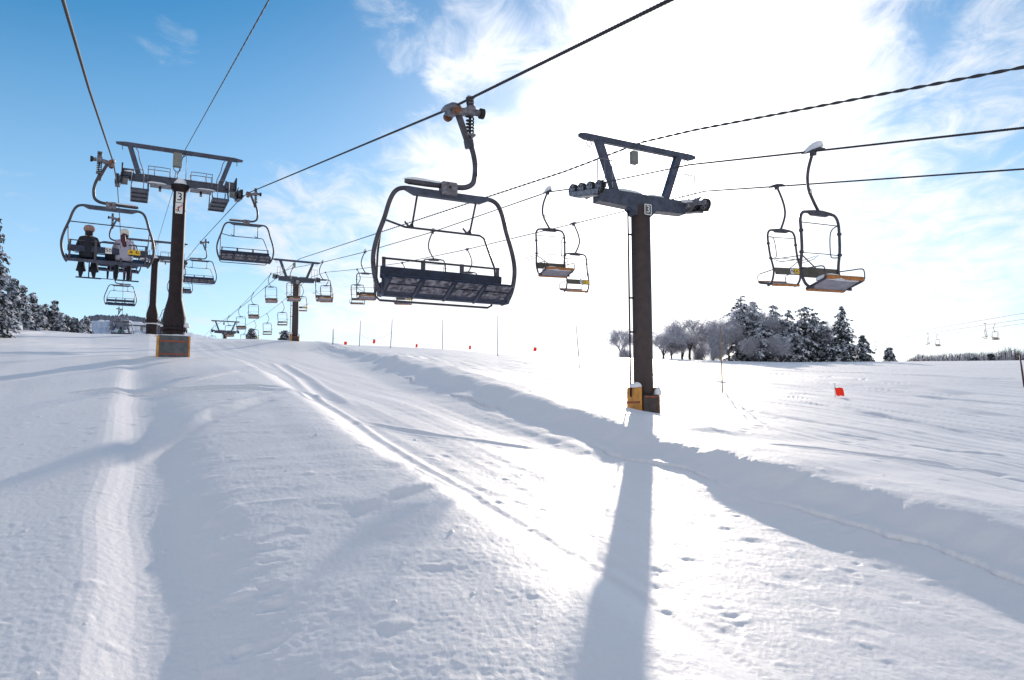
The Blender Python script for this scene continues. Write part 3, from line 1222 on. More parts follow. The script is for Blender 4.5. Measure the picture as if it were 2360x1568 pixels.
def make_double(snowy):
    """two-seat chair; rider faces +Y, origin on the rope"""
    root = empty('double_chair')
    g = M('chair_paint')
    g.tube([(0, -.24, .0), (0, -.15, .015), (0, .0, .02), (0, .15, .015), (0, .24, .0)], [.014, .03, .042, .03, .014], 8)
    g.box((0, 0, -.03), (.07, .11, .09), None, .01)
    Rg = rot('X', -10 if snowy else 10)
    g.v = [tuple(Rg @ Vector(q)) for q in g.v]
    grip = g.build('grip', root)
    hg = M('chair_paint').tube(smooth_path([(0, 0, 0), (.06, 0, -.12), (.15, 0, -.32), (.20, 0, -.52), (.19, 0, -.70), (.10, 0, -.90), (.0, 0, -1.06)], 6), .026, 10)
    hg.build('hanger', root)
    half = [(0, 0, -1.09), (-.30, 0, -1.09), (-.40, 0, -1.12), (-.455, 0, -1.22), (-.46, 0, -1.40), (-.455, -.02, -1.72), (-.455, -.07, -1.95), (-.455, -.08, -2.12), (-.455, -.02, -2.30), (-.45, .06, -2.385),
            (-.45, .14, -2.41)]
    lf = [Vector(q) for q in half]
    ho = M('chair_paint').tube(smooth_path(lf[::-1] + [Vector((-q.x, q.y, q.z)) for q in lf[1:]], 4), .025, 10)
    ho.prism([(-.30, -1.07), (-.06, -1.045), (.06, -1.045), (.30, -1.07), (.18, -1.14), (-.18, -1.14)], 1, -.03, .03)
    for sgn in (-1, 1):
        for z in (-1.42, -1.78):
            ho.box((sgn * .46, 0 if z > -1.5 else -.03, z), (.065, .06, .05), None, .01)
    ho.build('hoop', root)
    tilt = rot('X', 19)
    for sgn in (-1, 1):
        M('chair_paint').tube([(sgn * .45, .0, -2.40), (sgn * .45, .36, -2.31), (sgn * .45, .40, -2.285)], .022, 8).build('seat_frame', root)
    c = Vector((0, .19, -2.345))
    se = M('seat_grey').box(c, (.86, .38, .02), tilt, .005)
    se.use('slat_orange').box(c + tilt @ Vector((0, -.20, .0)), (.90, .06, .055), tilt, .01)
    se.box(c + tilt @ Vector((0, .21, .0)), (.90, .06, .06), tilt, .01)
    se.build('seat', root)
    bk = M('back_olive').box((0, -.115, -2.10), (.90, .03, .17), rot('X', -8), .01)
    bk.build('backrest', root)
    for sgn in (-1, 1):
        ar = M('chair_paint')
        ar.tube(smooth_path([(sgn * .47, -.09, -2.06), (sgn * .47, .15, -2.08), (sgn * .47, .36, -2.10), (sgn * .47, .405, -2.16), (sgn * .47, .40, -2.28)], 4), .011, 6)
        ar.build('armrest', root)
    bar = M('chair_paint')
    bar.tube([(-.46, -.02, -1.27), (.46, -.02, -1.27)], .009, 6)
    lp = [(-.46, -.02, -1.27), (-.47, -.14, -1.30), (-.47, -.20, -1.42), (-.47, -.22, -1.74), (-.465, -.16, -1.80), (-.46, -.03, -1.82)]
    bar.tube(smooth_path(lp, 4), .010, 6)
    bar.tube([(-.46, -.03, -1.79), (-.1, -.06, -1.775), (.46, -.03, -1.79)], .008, 6)
    bar.tube([(.46, -.03, -1.83), (.02, -.12, -2.04)], .011, 6)
    bar.tube([(.46, -.03, -1.84), (.50, -.45, -1.80), (.50, -.60, -1.79), (.49, -.45, -1.86), (.46, -.03, -1.90)], .008, 6)
    bar.build('restraint_bar', root)
    if snowy:
        M('snow_cap').lump((0, .02, .02), (.13, .42, .11), 2, 12).build('snow_cap', root)
        M('snow_cap').lump(c + Vector((-.16, .05, .030)), (.56, .30, .085), 8, 16).build('snow_cap', root)
        M('snow_cap').lump(c + Vector((.18, .08, .035)), (.50, .28, .10), 9, 14).build('snow_cap', root)
        M('snow_cap').lump((.16, .0, -.76), (.07, .07, .09), 6).build('snow_cap', root)
    else:
        pl = M('plate_white').box((.10, -.137, -2.10), (.115, .010, .125), rot('X', -8), .002).build('number_plate', root)
        text_mesh('16', .105, 'ink_black', 'numerals', pl, (.10, -.144, -2.10), FACE_BACK)
        stk = M('sticker_yellow').box((.30, -.137, -2.10), (.24, .010, .125), rot('X', -8), .002).build('sticker', root)
        M('rust').cyl((.25, -.143, -2.10), (.25, -.146, -2.10), .028, 12).build('sticker_print', stk)
    return root


dbl_a = make_double(True)
dbl_b = make_double(False)
labA = ['snow-covered two-seat chair with orange seat edges, largest one right of the brown tower',
        'two-seat chair with violet-grey seat just left of the brown ladder tower',
        'two-seat chair whose hoop shows through the open frame of the big four-seat chair',
        'two-seat chair touching the left side of the big four-seat chair',
        'two-seat chair hanging just right of the second double-lift tower',
        'two-seat chair hanging in front of the pole of the second double-lift tower',
        'two-seat chair hanging nearest on the left of the second double-lift tower',
        'two-seat chair, second to the left from the second double-lift tower, on the upper rope',
        'two-seat chair beside the right end of the farthest crossarm, on the upper rope',
        'two-seat chair hanging within the frame of the farthest double-lift tower',
        'two-seat chair low at the left of the farthest double-lift tower, nearly on the snow']
labB = ['two-seat chair showing its olive back and yellow sticker, right of the brown tower',
        'two-seat chair with thin open seat, lower of the pair left of the brown tower',
        'two-seat chair seen through the right half of the big four-seat chair frame',
        'two-seat chair hanging under the seat of the big four-seat chair',
        'two-seat chair with dark back, left neighbour of the chair touching the big frame',
        'two-seat chair behind another one, just right of the second double-lift tower',
        'two-seat chair half hidden behind the second double-lift tower pole, on its right',
        'two-seat chair with olive back, on the lower rope nearest left of the second double-lift tower',
        'two-seat chair with olive back, low above the small fir between the two double-lift towers',
        'two-seat chair sinking behind the crest right of the farthest double-lift tower',
        'two-seat chair nearly gone behind the crest under the farthest crossarm']
for i, (p, lb) in enumerate(zip(QA, labA)):
    o = dbl_a if i == 0 else copy_tree(dbl_a)
    place(o, p, YAW + math.pi, lb, 'chairlift chair', DG)
for i, (p, lb) in enumerate(zip(QB, labB)):
    o = dbl_b if i == 0 else copy_tree(dbl_b)
    place(o, p, YAW, lb, 'chairlift chair', DG)

# third lift far to the right: three lines and its pairs of chairs
FD = 128.0


def far_pt(u, v, D):
    d = ray(u, v)
    return Vector((0, 0, EYE)) + d * (D / d.y)


FG = [((2138, 768), 150, 1), ((2160, 771), 150, 0), ((2270, 746), 118, 1), ((2292, 749), 118, 0), ((2018, 787), 185, 1), ((2043, 790), 185, 0)]
FL = ['small two-seat chair over the far wood, left one of the nearer pair on the third lift',
      'small two-seat chair over the far wood, right one of the farther pair on the third lift',
      'small two-seat chair near the right edge, left one of its pair',
      'small two-seat chair near the right edge, right one of its pair',
      'faint far two-seat chair, right behind the dark conifer, left one of its pair',
      'faint far two-seat chair above the lone small conifer']
FL[0] = 'small two-seat chair over the far wood, left one of its pair'
FL[1] = 'small two-seat chair over the far wood, right one of its pair'
for ((u, v), D, up), lb in zip(FG, FL):
    o = copy_tree(dbl_b if up else dbl_a)
    place(o, far_pt(u, v, D), YAW + (0.25 if up else math.pi - .55), lb, 'chairlift chair', 'two-seat chairs of the far third lift')
for (pa, pb, lb) in (((2015, 781), (2359, 722), 'upper thin cable of the far third lift at right'), ((2018, 787), (2359, 736), 'middle rope of the far third lift at right'),
                     ((2043, 790), (2359, 746), 'lowest rope of the far third lift at right')):
    a_, b_ = far_pt(*pa, 185), far_pt(*pb, 100)
    rope('haul_rope', [a_ + (a_ - b_) * .3, a_, b_, b_ + (b_ - a_) * .5], .032, 2, 1, lb, 'haul rope', 'ropes of the far third lift', 'pole_blue', 0)


# ------------------------------------------------------------------ towers
def sheaves(root, x, n, r, pitch, z, slope, drop, mname='paint_navy', name='sheave_train'):
    """a row of grooved wheels along the rope with its beams; wheels are sub-parts"""
    fr = M(mname)
    sgn = -1 if x < 0 else 1
    fr.box((x - sgn * .10, 0, z - .10), (.05, pitch * (n - 1) + .3, .12), rot('X', math.degrees(slope)), .01)
    fr.box((x - sgn * .20, 0, z - .16), (.16, .5, .22), None, .015)
    fr.prism([(-pitch * (n - 1) / 2, z - .06), (pitch * (n - 1) / 2, z - .06), (.2, z - drop), (-.2, z - drop)], 0, x - sgn * .15, x - sgn * .12)
    fr.box((x + sgn * .085, 0, z - r * 1.75), (.025, pitch * (n - 1) + .1, r * .8), rot('X', math.degrees(slope)), .008)
    fr.box((x, 0, z - r * 2.3), (.2, pitch * (n - 1) * .7, .04), rot('X', math.degrees(slope)), .008)
    f = fr.build(name, root)
    for k in range(n):
        y = (k - (n - 1) / 2) * pitch
        zc = z + y * math.tan(slope)
        w = M('rubber')
        c = Vector((x, y, zc - r))
        for (x0, x1, ra) in ((-.05, -.02, r * 1.12), (-.02, .02, r), (.02, .05, r * 1.12)):
            w.cyl(c + Vector((x0, 0, 0)), c + Vector((x1, 0, 0)), ra, 18)
        w.use('galvanised')
        w.cyl(c + Vector((-.053, 0, 0)), c + Vector((.053, 0, 0)), r * .92, 18)
        w.cyl(c + Vector((-.07, 0, 0)), c + Vector((.07, 0, 0)), r * .3, 10)
        w.use('ink_black')
        for q in range(5):
            a = 2 * math.pi * q / 5
            hc = c + Vector((0, math.cos(a) * r * .62, math.sin(a) * r * .62))
            w.cyl(hc + Vector((-.056, 0, 0)), hc + Vector((.056, 0, 0)), r * .19, 8)
        w.build('sheave', f)
    return f


def make_quad_tower(hz, zc, numbered):
    """hz: foot height, zc: height of the crossarm; local axes X across, Y uphill, origin at the foot"""
    root = empty('lift_tower')
    H = zc
    po = M('paint_brown')
    po.lathe([(.47, -.8), (.47, 1.0), (.49, 1.2), (.49, 1.30), (.50, 1.75), (.46, 2.0), (.32, 2.6), (.295, 2.75), (.28, H - .95), (.275, H - .48), (.40, H - .34), (.40, H - .16)], 28)
    pole = po.build('pole', root)
    rg = M('paint_brown').lathe([(.56, 1.18), (.58, 1.20), (.58, 1.30), (.56, 1.32)], 28)
    for k in range(10):
        a = 2 * math.pi * k / 10
        rg.cyl((.545 * math.cos(a), .545 * math.sin(a), 1.10), (.545 * math.cos(a), .545 * math.sin(a), 1.40), .025, 6)
    rg.build('flange', pole)
    if numbered:
        ba = M('pad_slate')
        ba.box((0, -.62, .05), (1.20, .08, 1.7), None, .02)
        ba.box((0, .62, .05), (1.20, .08, 1.7), None, .02)
        ba.use('pad_orange').box((-.64, 0, .05), (.08, 1.32, 1.7), None, .02)
        ba.box((.64, 0, .05), (.08, 1.32, 1.7), None, .02)
        ba.use('pad_stripe').box((0, -.665, .64), (1.18, .012, .07))
        ba.box((0, -.665, .06), (1.18, .012, .06))
        ba.build('base_padding', root)
    M('snow_cap').lump((0, 0, .88), (1.34, 1.34, .12), 3, 20).build('snow_cap', root)
    M('snow_cap').lump((.50, -.25, 1.32), (.26, .3, .2), 4).build('snow_cap', root)
    M('snow_cap').lump((-.5, -.2, 1.32), (.16, .3, .1), 5).build('snow_cap', root)
    M('snow_cap').lump((0, -.22, H - .16), (.62, .34, .24), 6, 14).build('snow_cap', root)
    M('snow_cap').lump((-1.0, -.42, H - .36), (.8, .3, .10), 7, 16).build('snow_cap', root)
    M('snow_cap').lump((1.05, -.42, H - .36), (.8, .3, .10), 8, 16).build('snow_cap', root)
    M('snow_cap').lump((-2.2, -.05, H + .14), (.5, .3, .10), 9, 12).build('snow_cap', root)
    ca = M('paint_navy').box((0, .16, H), (4.3, .30, .30), None, .02)
    ca.use('galvanised').box((0, .16, H + .165), (3.5, .34, .03))
    ca.build('crossarm', root)
    ga = M('paint_navy')
    gz = H + 1.50
    ga.box((0, .16, gz), (4.9, .16, .17), None, .02)
    ga.box((.05, .16, gz), (.9, .18, .19), None, .02)
    for sgn in (-1, 1):
        ga.prism([(sgn * 2.45, gz - .08), (sgn * 2.72, gz - .03), (sgn * 2.74, gz + .04), (sgn * 2.45, gz + .085)], 1, .09, .23)
        ga.box((sgn * 2.46, .10, gz - .17), (.03, .03, .25))
        ga.box((sgn * 1.2, .10, gz - .10), (.04, .03, .08))
    ga.use('galvanised').box((0, .16, gz + .095), (4.8, .12, .02))
    gan = ga.build('gantry', root)
    for sgn in (-1, 1):
        lg = M('paint_navy').prism([(sgn * 1.62, H + .10), (sgn * 1.84, H + .10), (sgn * 2.26, gz - .07), (sgn * 2.05, gz - .07)], 1, .07, .25)
        lg.use('galvanised').tube(smooth_path([(sgn * 1.95, .05, gz - .1), (sgn * 1.82, .03, gz - .3), (sgn * 1.74, .03, gz - .7), (sgn * 1.58, .04, H + .35), (sgn * 1.58, .04, H + .15)], 4), .022, 6)
        lg.build('gantry_leg', root)
        # hand rails
        for y in (-.10, .42):
            x0, x1 = sgn * .45, sgn * 1.36
            hr = M('galvanised').tube(smooth_path([(x0, y, H + .12), (x0, y, H + .48), (x0 + sgn * .06, y, H + .55), (x1 - sgn * .06, y, H + .55), (x1, y, H + .48), (x1, y, H - .3)], 3), .018, 6)
            hr.tube([((x0 + x1) / 2 + sgn * .2, y, H + .12), ((x0 + x1) / 2 + sgn * .2, y, H + .55)], .014, 6)
            hr.build('hand_rail', root)
        wk = M('galvanised').box((sgn * .84, -.42, H - .42), (.86, .42, .10), None, .01)
        wk.use('paint_navy').box((sgn * .84, -.32, H - .30), (.82, .30, .16), None, .02)
        wk.use('paint_brown').box((sgn * .86, -.5, H - .55), (.10, .10, .22), None, .01)
        wk.use('box_grey').box((sgn * .86, -.55, H - .67), (.11, .06, .09), None, .01)
        wk.build('walkway', root)
        # service platform hanging under the arm end, running along the rope
        cx = sgn * 1.68
        pf = M('grating')
        pf.box((cx, 0, H - .82), (.66, 2.1, .05), None, .005)
        pf.use('paint_navy')
        for y in (-1.06, -.35, .35, 1.06):
            pf.box((cx, y, H - .86), (.74, .08, .08), None, .01)
        for x in (-.34, .34):
            pf.box((cx + x, 0, H - .85), (.05, 2.2, .09), None, .01)
            pf.tube([(cx + x, -.9, H - .8), (cx + x, -.3, H - .15)], .025, 6)
            pf.tube([(cx + x, .9, H - .8), (cx + x, .4, H - .15)], .025, 6)
        pf.use('galvanised').tube(smooth_path([(cx + sgn * .34, -1.05, H - .8), (cx + sgn * .34, -1.05, H - .05), (cx + sgn * .30, -1.0, H + .02), (cx - sgn * .1, -1.0, H + .02), (cx - sgn * .14, -1.0, H - .8)], 3), .017, 6)
        pf.build('service_platform', root)
        ar = M('paint_navy').box((sgn * 2.2, .1, H + .12), (.5, .5, .36), None, .03)
        ar.box((sgn * 2.32, -.15, H - .3), (.3, .34, .26), None, .02)
        ar.use('paint_brown').box((sgn * 2.42, .1, H + .2), (.06, .8, .6), None, .02)
        ar.use('box_grey').box((sgn * 2.28, -.32, H - .33), (.22, .1, .2), None, .02)
        ar.build('arm_end', root)
        sheaves(root, sgn * (T_LEFT - TL), 6, .17, .40, H - .10, math.radians(9), .34)
    bx = M('box_grey').box((-.17, .02, gz - .45), (.38, .22, .68), None, .02)
    bx.use('cable_black').tube(smooth_path([(-.30, .02, gz - .78), (-.30, .02, gz - .92), (-.2, .02, gz - 1.0)], 4), .02, 6)
    bx.tube(smooth_path([(-.04, .02, gz - .78), (-.04, .02, gz - .92), (-.12, .02, gz - 1.0)], 4), .02, 6)
    bx.tube(smooth_path([(.12, .02, gz - .05), (.14, .0, gz - .2), (.0, .0, gz - .3)], 4), .025, 6)
    bx.use('galvanised').tube([(-.2, .04, gz - .98), (-.27, .1, H + .1)], .02, 6)
    bx.tube([(-.14, .04, gz - .98), (-.14, .1, H + .1)], .02, 6)
    bx.build('junction_box', root)
    M('galvanised').cyl((.22, .05, H + .1), (.22, .05, gz), .016, 8).build('conduit', root)
    if numbered:
        zt = H - .78
        pl = M('plate_white').box((-.02, -.30, zt), (.31, .014, .50), None, .003).build('number_plate', root)
        text_mesh('3', .52, 'ink_black', 'numeral', pl, (-.02, -.311, zt), FACE_BACK)
        ps = M('plate_white').box((-.03, -.305, zt - .53), (.31, .014, .50), None, .003).build('warning_sign', root)
        pc = M('ink_black')
        y0 = -.317
        # climbing figure: head, body, arms and legs
        for (x0, z0, x1, z1, r) in ((-.03, .02, -.02, -.10, .018), (-.03, .0, .05, .05, .010), (-.03, .0, -.09, .04, .010), (-.02, -.10, .04, -.16, .012), (-.02, -.10, -.07, -.18, .012)):
            pc.tube([(x0 - .03, y0, zt - .53 + z0), (x1 - .03, y0, zt - .53 + z1)], r, 6)
        pc.cyl((-.05, y0 - .004, zt - .53 + .06), (-.05, y0 + .006, zt - .53 + .06), .026, 10)
        pc.build('pictogram', ps)
        sl = M('ink_red').box((-.03, y0 - .012, zt - .51), (.036, .008, .40), rot('Y', 42))
        sl.build('slash', ps)
    return root


QT = 'towers of the quad lift'
zc3 = lane_sv(37, T_LEFT, 421).z
qt = make_quad_tower(LT3.z, zc3 - LT3.z, True)
place(qt, LT3, YAW, 'dark brown tower with a white plate numbered 3, nearest of the quad lift', 'lift tower', QT)
zc4 = lane_sv(75, T_LEFT, 593).z
qt4 = make_quad_tower(LT4.z, zc4 - LT4.z, False)
place(qt4, LT4, YAW, 'second quad-lift tower, thin brown pole just left of the number 3 pole', 'lift tower', QT)
LT5 = st(124, T_LEFT, 0)
LT5.z = lane_sv(124, T_LEFT, 774).z - (zc4 - LT4.z)
qt5 = copy_tree(qt4)
place(qt5, LT5, YAW, 'farthest quad-lift tower, only its top beam showing over the crest', 'lift tower', QT)


def make_double_tower(H, num):
    root = empty('lift_tower')
    po = M('paint_brown_glare')
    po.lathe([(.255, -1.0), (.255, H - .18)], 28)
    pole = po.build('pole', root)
    ba = M('pad_slate')
    ba.use('pad_maroon')
    ba.box((-.01, -.31, -.05), (.48, .10, .80), None, .02)
    ba.box((-.01, .31, -.05), (.48, .10, .80), None, .02)
    ba.use('pad_orange').box((-.30, 0, .02), (.08, .60, 1.06), None, .03)
    ba.box((.28, 0, .02), (.08, .60, 1.06), None, .03)
    ba.use('pad_stripe').box((-.343, 0, .16), (.012, .58, .05))
    ba.box((-.01, -.366, .30), (.46, .012, .035))
    ba.build('base_padding', root)
    M('snow_cap').lump((-.30, -.03, .54), (.18, .52, .13), 3, 14).build('snow_cap', root)
    M('snow_cap').lump((.25, -.26, .34), (.2, .2, .20), 4, 12).build('snow_cap', root)
    M('snow_cap').lump((.05, .36, .4), (.5, .14, .12), 5).build('snow_cap', root)
    M('snow_cap').lump((-.35, .05, H + .17), (.8, .30, .09), 7, 16).build('snow_cap', root)
    M('snow_cap').lump((.6, .05, H + .17), (.7, .30, .07), 8, 16).build('snow_cap', root)
    M('snow_cap').lump((-1.5, .0, H + .10), (.4, .5, .10), 9, 12).build('snow_cap', root)
    M('snow_cap').lump((1.45, .0, H + .10), (.4, .6, .09), 10, 12).build('snow_cap', root)
    ca = M('paint_navy')
    ca.prism([(-1.42, H + .14), (1.42, H + .14), (1.42, H - .22), (.42, H - .26), (.25, H - .44), (-.25, H - .44), (-.42, H - .26), (-1.42, H - .22)], 1, -.15, .15)
    ca.build('crossarm', root)
    gz = H + 1.48
    ga = M('paint_navy').box((0, 0, gz), (3.5, .15, .16), None, .02)
    ga.prism([(-1.75, gz - .08), (-1.92, gz - .02), (-1.92, gz + .05), (-1.75, gz + .08)], 1, -.06, .06)
    ga.prism([(1.75, gz - .08), (1.92, gz - .02), (1.92, gz + .05), (1.75, gz + .08)], 1, -.06, .06)
    ga.use('galvanised').tube(arc((-1.62, 0, gz - .17), .08, 0, 360, 12)[:-1], .012, 6, True)
    ga.tube(arc((1.62, 0, gz - .17), .08, 0, 360, 12)[:-1], .012, 6, True)
    ga.build('gantry', root)
    for sgn in (-1, 1):
        M('paint_navy').prism([(sgn * .72, H + .12), (sgn * .92, H + .12), (sgn * 1.42, gz - .07), (sgn * 1.22, gz - .07)], 1, -.08, .08).build('gantry_leg', root)
        hr = M('galvanised').tube(smooth_path([(sgn * 1.15, -.35, H + .1), (sgn * 1.15, -.35, H + .75), (sgn * 1.2, -.35, H + .82), (sgn * 1.55, -.35, H + .82), (sgn * 1.6, -.35, H + .75), (sgn * 1.6, -.35, H + .1)], 3), .014, 6)
        hr.tube([(sgn * 1.38, -.35, H + .1), (sgn * 1.38, -.35, H + .82)], .012, 6)
        hr.build('hand_rail', root)
        sheaves(root, sgn * (TB - TA) / 2, 4, .15, .41, H + .24, math.radians(11), .36, 'galvanised')
    M('box_grey').box((-.22, -.05, gz - .34), (.2, .16, .36), None, .02).build('junction_box', root)
    ld = M('paint_brown')
    dx, dy = .61, .79
    bx, by = -.37, .06
    ld.tube([(bx, by, .3), (bx, by, H - .3)], .022, 8)
    k = .5
    while k < H - .4:
        ld.tube([(bx - dx * .15, by - dy * .15, k), (bx + dx * .15, by + dy * .15, k)], .011, 6)
        k += .30
    for z in (.62, 2.0, 2.9, 4.6):
        ld.box((bx + .08, by - .02, z), (.18, .04, .04))
    ld.build('ladder', root)
    pl = M('pad_slate').box((.04, -.265, H - .30), (.24, .02, .30), None, .002)
    pl.use('plate_white')
    for (x, z, w, h_) in ((-.105, 0, .022, .29), (.105, 0, .022, .29), (0, -.134, .23, .022), (0, .134, .23, .022)):
        pl.box((.04 + x, -.278, H - .30 + z), (w, .008, h_))
    plo = pl.build('number_plate', root)
    text_mesh(num, .27, 'plate_white', 'numeral', plo, (.04, -.280, H - .30), FACE_BACK)
    return root


DT = 'towers of the double lift'
zcd3 = lane_uv(1484, 460, T_RIGHT).z
dtw = make_double_tower(zcd3 - RT3.z, '3')
place(dtw, RT3, YAW, 'tall brown tower with a side ladder and yellow padded foot, in front of the sun', 'lift tower', DT)
zcd4 = lane_uv(680, 646, T_RIGHT).z
dt4 = make_double_tower(zcd4 - RT4.z, '4')
place(dt4, RT4, YAW, 'second double-lift tower, brown pole on the crest left of the big chair', 'lift tower', DT)
RT5 = lane_uv(519, 765, T_RIGHT)
RT5.z -= (zcd4 - RT4.z)
dt5 = copy_tree(dt4)
place(dt5, RT5, YAW, 'farthest double-lift tower, only its crossarm above the crest', 'lift tower', DT)


# ------------------------------------------------------------------ riders
def skin_mesh(nodes, edges, name, levels=1):
    """nodes: list of (co, radius or (rx, ry)); grows one continuous surface"""
    me = bpy.data.meshes.new(name)
    me.from_pydata([n[0] for n in nodes], edges, [])
    o = bpy.data.objects.new(name, me)
    COL.objects.link(o)
    md = o.modifiers.new('skin', 'SKIN')
    md.use_smooth_shade = True
    for i, n in enumerate(nodes):
        rr = n[1] if isinstance(n[1], tuple) else (n[1], n[1])
        me.skin_vertices[0].data[i].radius = rr
        me.skin_vertices[0].data[i].use_root = (i == 0)
    o.modifiers.new('sub', 'SUBSURF').levels = levels
    dg = bpy.context.evaluated_depsgraph_get()
    out = bpy.data.meshes.new_from_object(o.evaluated_get(dg))
    COL.objects.unlink(o)
    bpy.data.objects.remove(o)
    out.polygons.foreach_set('use_smooth', [True] * len(out.polygons))
    return out


def make_person(jacket, trousers, boots, hat, wide, look=0.0, kind='cap'):
    N, E = [], []

    def nd(co, r, prev=None):
        N.append((co, r))
        if prev is not None:
            E.append((prev, len(N) - 1))
        return len(N) - 1
    pel = nd((0, -.02, .10), .16)
    sp1 = nd((0, -.05, .27), .155, pel)
    sp2 = nd((0, -.05, .43), .17, sp1)
    sp3 = nd((0, -.035, .55), .14, sp2)
    nk = nd((0, .0, .64), .062, sp3)
    hd = nd((0, .025, .73), .092, nk)
    hd2 = nd((0, .03, .82), .100, hd)
    nd((0, .025, .90), .07, hd2)
    nd((0, .135, .745), .018, hd)                      # nose
    for sg in (-1, 1):
        nd((sg * .105, .02, .755), .016, hd)           # ears
        sh = nd((sg * .19, -.03, .545), .085, sp3)
        el = nd((sg * .285, .06, .30), .068, sh)
        wr = nd((sg * .17, .30, .235), .048, el)
        pm = nd((sg * .145, .36, .225), (.045, .024), wr)
        for f, (ox, ln) in enumerate(((-.03, .050), (-.010, .062), (.010, .058), (.030, .044))):
            k1 = nd((sg * .145 - sg * .01 + ox, .41, .222), .0095, pm)
            nd((sg * .145 - sg * .015 + ox, .41 + ln * .7, .205), .0085, k1)
        nd((sg * .145 - sg * .055, .375, .215), .011, pm)  # thumb
        hp = nd((sg * .10, .04, .085), .10, pel)
        kn = nd((sg * .16, .44, .10), .078, hp)
        md_ = nd((sg * .165, .47, -.12), .070 * wide, kn)
        an = nd((sg * .165, .48, -.30), .060 * (1.35 if wide > 1.2 else 1), md_)
        hl = nd((sg * .165, .47, -.42), .055, an)
        nd((sg * .18, .62, -.435), .045, hl)
    me = skin_mesh(N, E, 'person')
    for m_ in (jacket, trousers, boots, 'skin'):
        me.materials.append(MATS[m_])
    for p in me.polygons:
        c = p.center
        if c.z > .635:
            k = 3
        elif c.y > .325 and c.z > .17:
            k = 3
        elif c.z < -.27:
            k = 2
        elif c.z < .17 and (c.y > .06 or c.z < .02):
            k = 1
        else:
            k = 0
        p.material_index = k
    o = bpy.data.objects.new('person', me)
    COL.objects.link(o)
    ht = M(hat)
    ht.lathe([(.088, .765), (.118, .775), (.126, .83), (.128, .89), (.105, .945), (.06, .972), (.01, .978)] if kind == 'beanie' else
             [(.095, .775), (.125, .79), (.148, .84), (.150, .885), (.122, .945), (.06, .975), (.01, .98)], 18, (0, .022, 0))
    if kind == 'cap':
        ht.prism([(-.08, .13), (.08, .13), (.06, .20), (-.06, .20)], 2, .815, .825)
    hto = ht.build('hat', o)
    M('cloth_black').lathe([(.072, .62), (.096, .66), (.104, .74), (.106, .80), (.10, .82)], 16, (0, .005, 0)).build('hair', o)
    # eyes and mouth
    fc = M('ink_black')
    for sg in (-1, 1):
        fc.lump((sg * .035, .112, .775), (.018, .014, .010), 2)
    fc.box((0, .118, .70), (.045, .008, .007))
    fc.build('face', o)
    return o, hto


def seat_person(o, chair, x, label, group):
    off = Vector((x, .06, -2.93))
    R = chair.rotation_euler.to_matrix()
    o.location = Vector(chair.location) + R @ off
    o.rotation_euler = chair.rotation_euler
    tag(o, label, 'person', group)


CH1 = quad_o
quads_L = [o for o in COL.objects if o.name.startswith('quad_chair') and o.get('label') in labelsL]
quads_L.sort(key=lambda o: labelsL.index(o['label']))
RG = 'riders on the quad lift'
p1, _ = make_person('cloth_black', 'cloth_black', 'cloth_black', 'hat_rose', 1.45)
fl = M('cloth_black')
for sg in (-1, 1):
    fl.lathe([(.085, -.05), (.115, -.22), (.135, -.30), (.12, -.31)], 12, (sg * .165, .475, 0))
fl.build('trouser_hem', p1)
jk = M('cloth_black').lathe([(.20, -.02), (.225, .06), (.225, .2), (.22, .34), (.235, .46), (.19, .56), (.08, .625)], 16, (0, -.05, 0))
jk.build('jacket', p1)
seat_person(p1, quads_L[0], -.52, 'rider in black jacket and wide trousers, rosy brown cap, at left of the nearest pair', RG)
p2, _ = make_person('cloth_white', 'cloth_black', 'cloth_black', 'hat_cream', 1.0, kind='beanie')
jk = M('cloth_white').lathe([(.20, -.03), (.24, .05), (.245, .2), (.235, .34), (.24, .46), (.2, .55), (.09, .63)], 16, (0, -.05, 0))
jk.build('jacket', p2)
hr = M('hair_maroon').tube(smooth_path([(-.02, -.09, .78), (-.04, -.16, .68), (-.03, -.235, .55), (.0, -.27, .42), (.01, -.275, .36)], 4), [.05] * 4 + [.07] * 6 + [.06] * 4 + [.045, .03, .015], 10)
hr.build('hair', p2)
seat_person(p2, quads_L[0], .40, 'rider in puffy white jacket and cream knit hat with dark maroon hair', RG)
bg_ = M('cloth_black').box((0, 0, .13), (.30, .18, .26), None, .06)
bg_.tube(smooth_path([(-.1, 0, .24), (-.06, 0, .33), (.06, 0, .33), (.1, 0, .24)], 4), .012, 6)
bgo = bg_.build('bag')
Rz = quads_L[0].rotation_euler.to_matrix()
bgo.location = Vector(quads_L[0].location) + Rz @ Vector((.06, .05, -2.92))
bgo.rotation_euler = quads_L[0].rotation_euler
tag(bgo, 'black bag on the seat beside the rider in white', 'bag')
p3, _ = make_person('cloth_black', 'cloth_black', 'cloth_black', 'hat_cream', 1.0, kind='beanie')
seat_person(p3, quads_L[1], -.30, 'rider in black trousers on the second chair, left one, mostly hidden', RG)
p4, _ = make_person('cloth_plum', 'cloth_plum', 'cloth_black', 'hair_maroon', 1.0, kind='beanie')
seat_person(p4, quads_L[1], .55, 'rider in plum clothes on the second chair, seen past the rider in white', RG)
p5, _ = make_person('cloth_green', 'cloth_blue', 'cloth_black', 'cloth_black', 1.0, kind='beanie')
seat_person(p5, quads_L[3], -.05, 'small far rider in green jacket and blue trousers over the crest', RG)

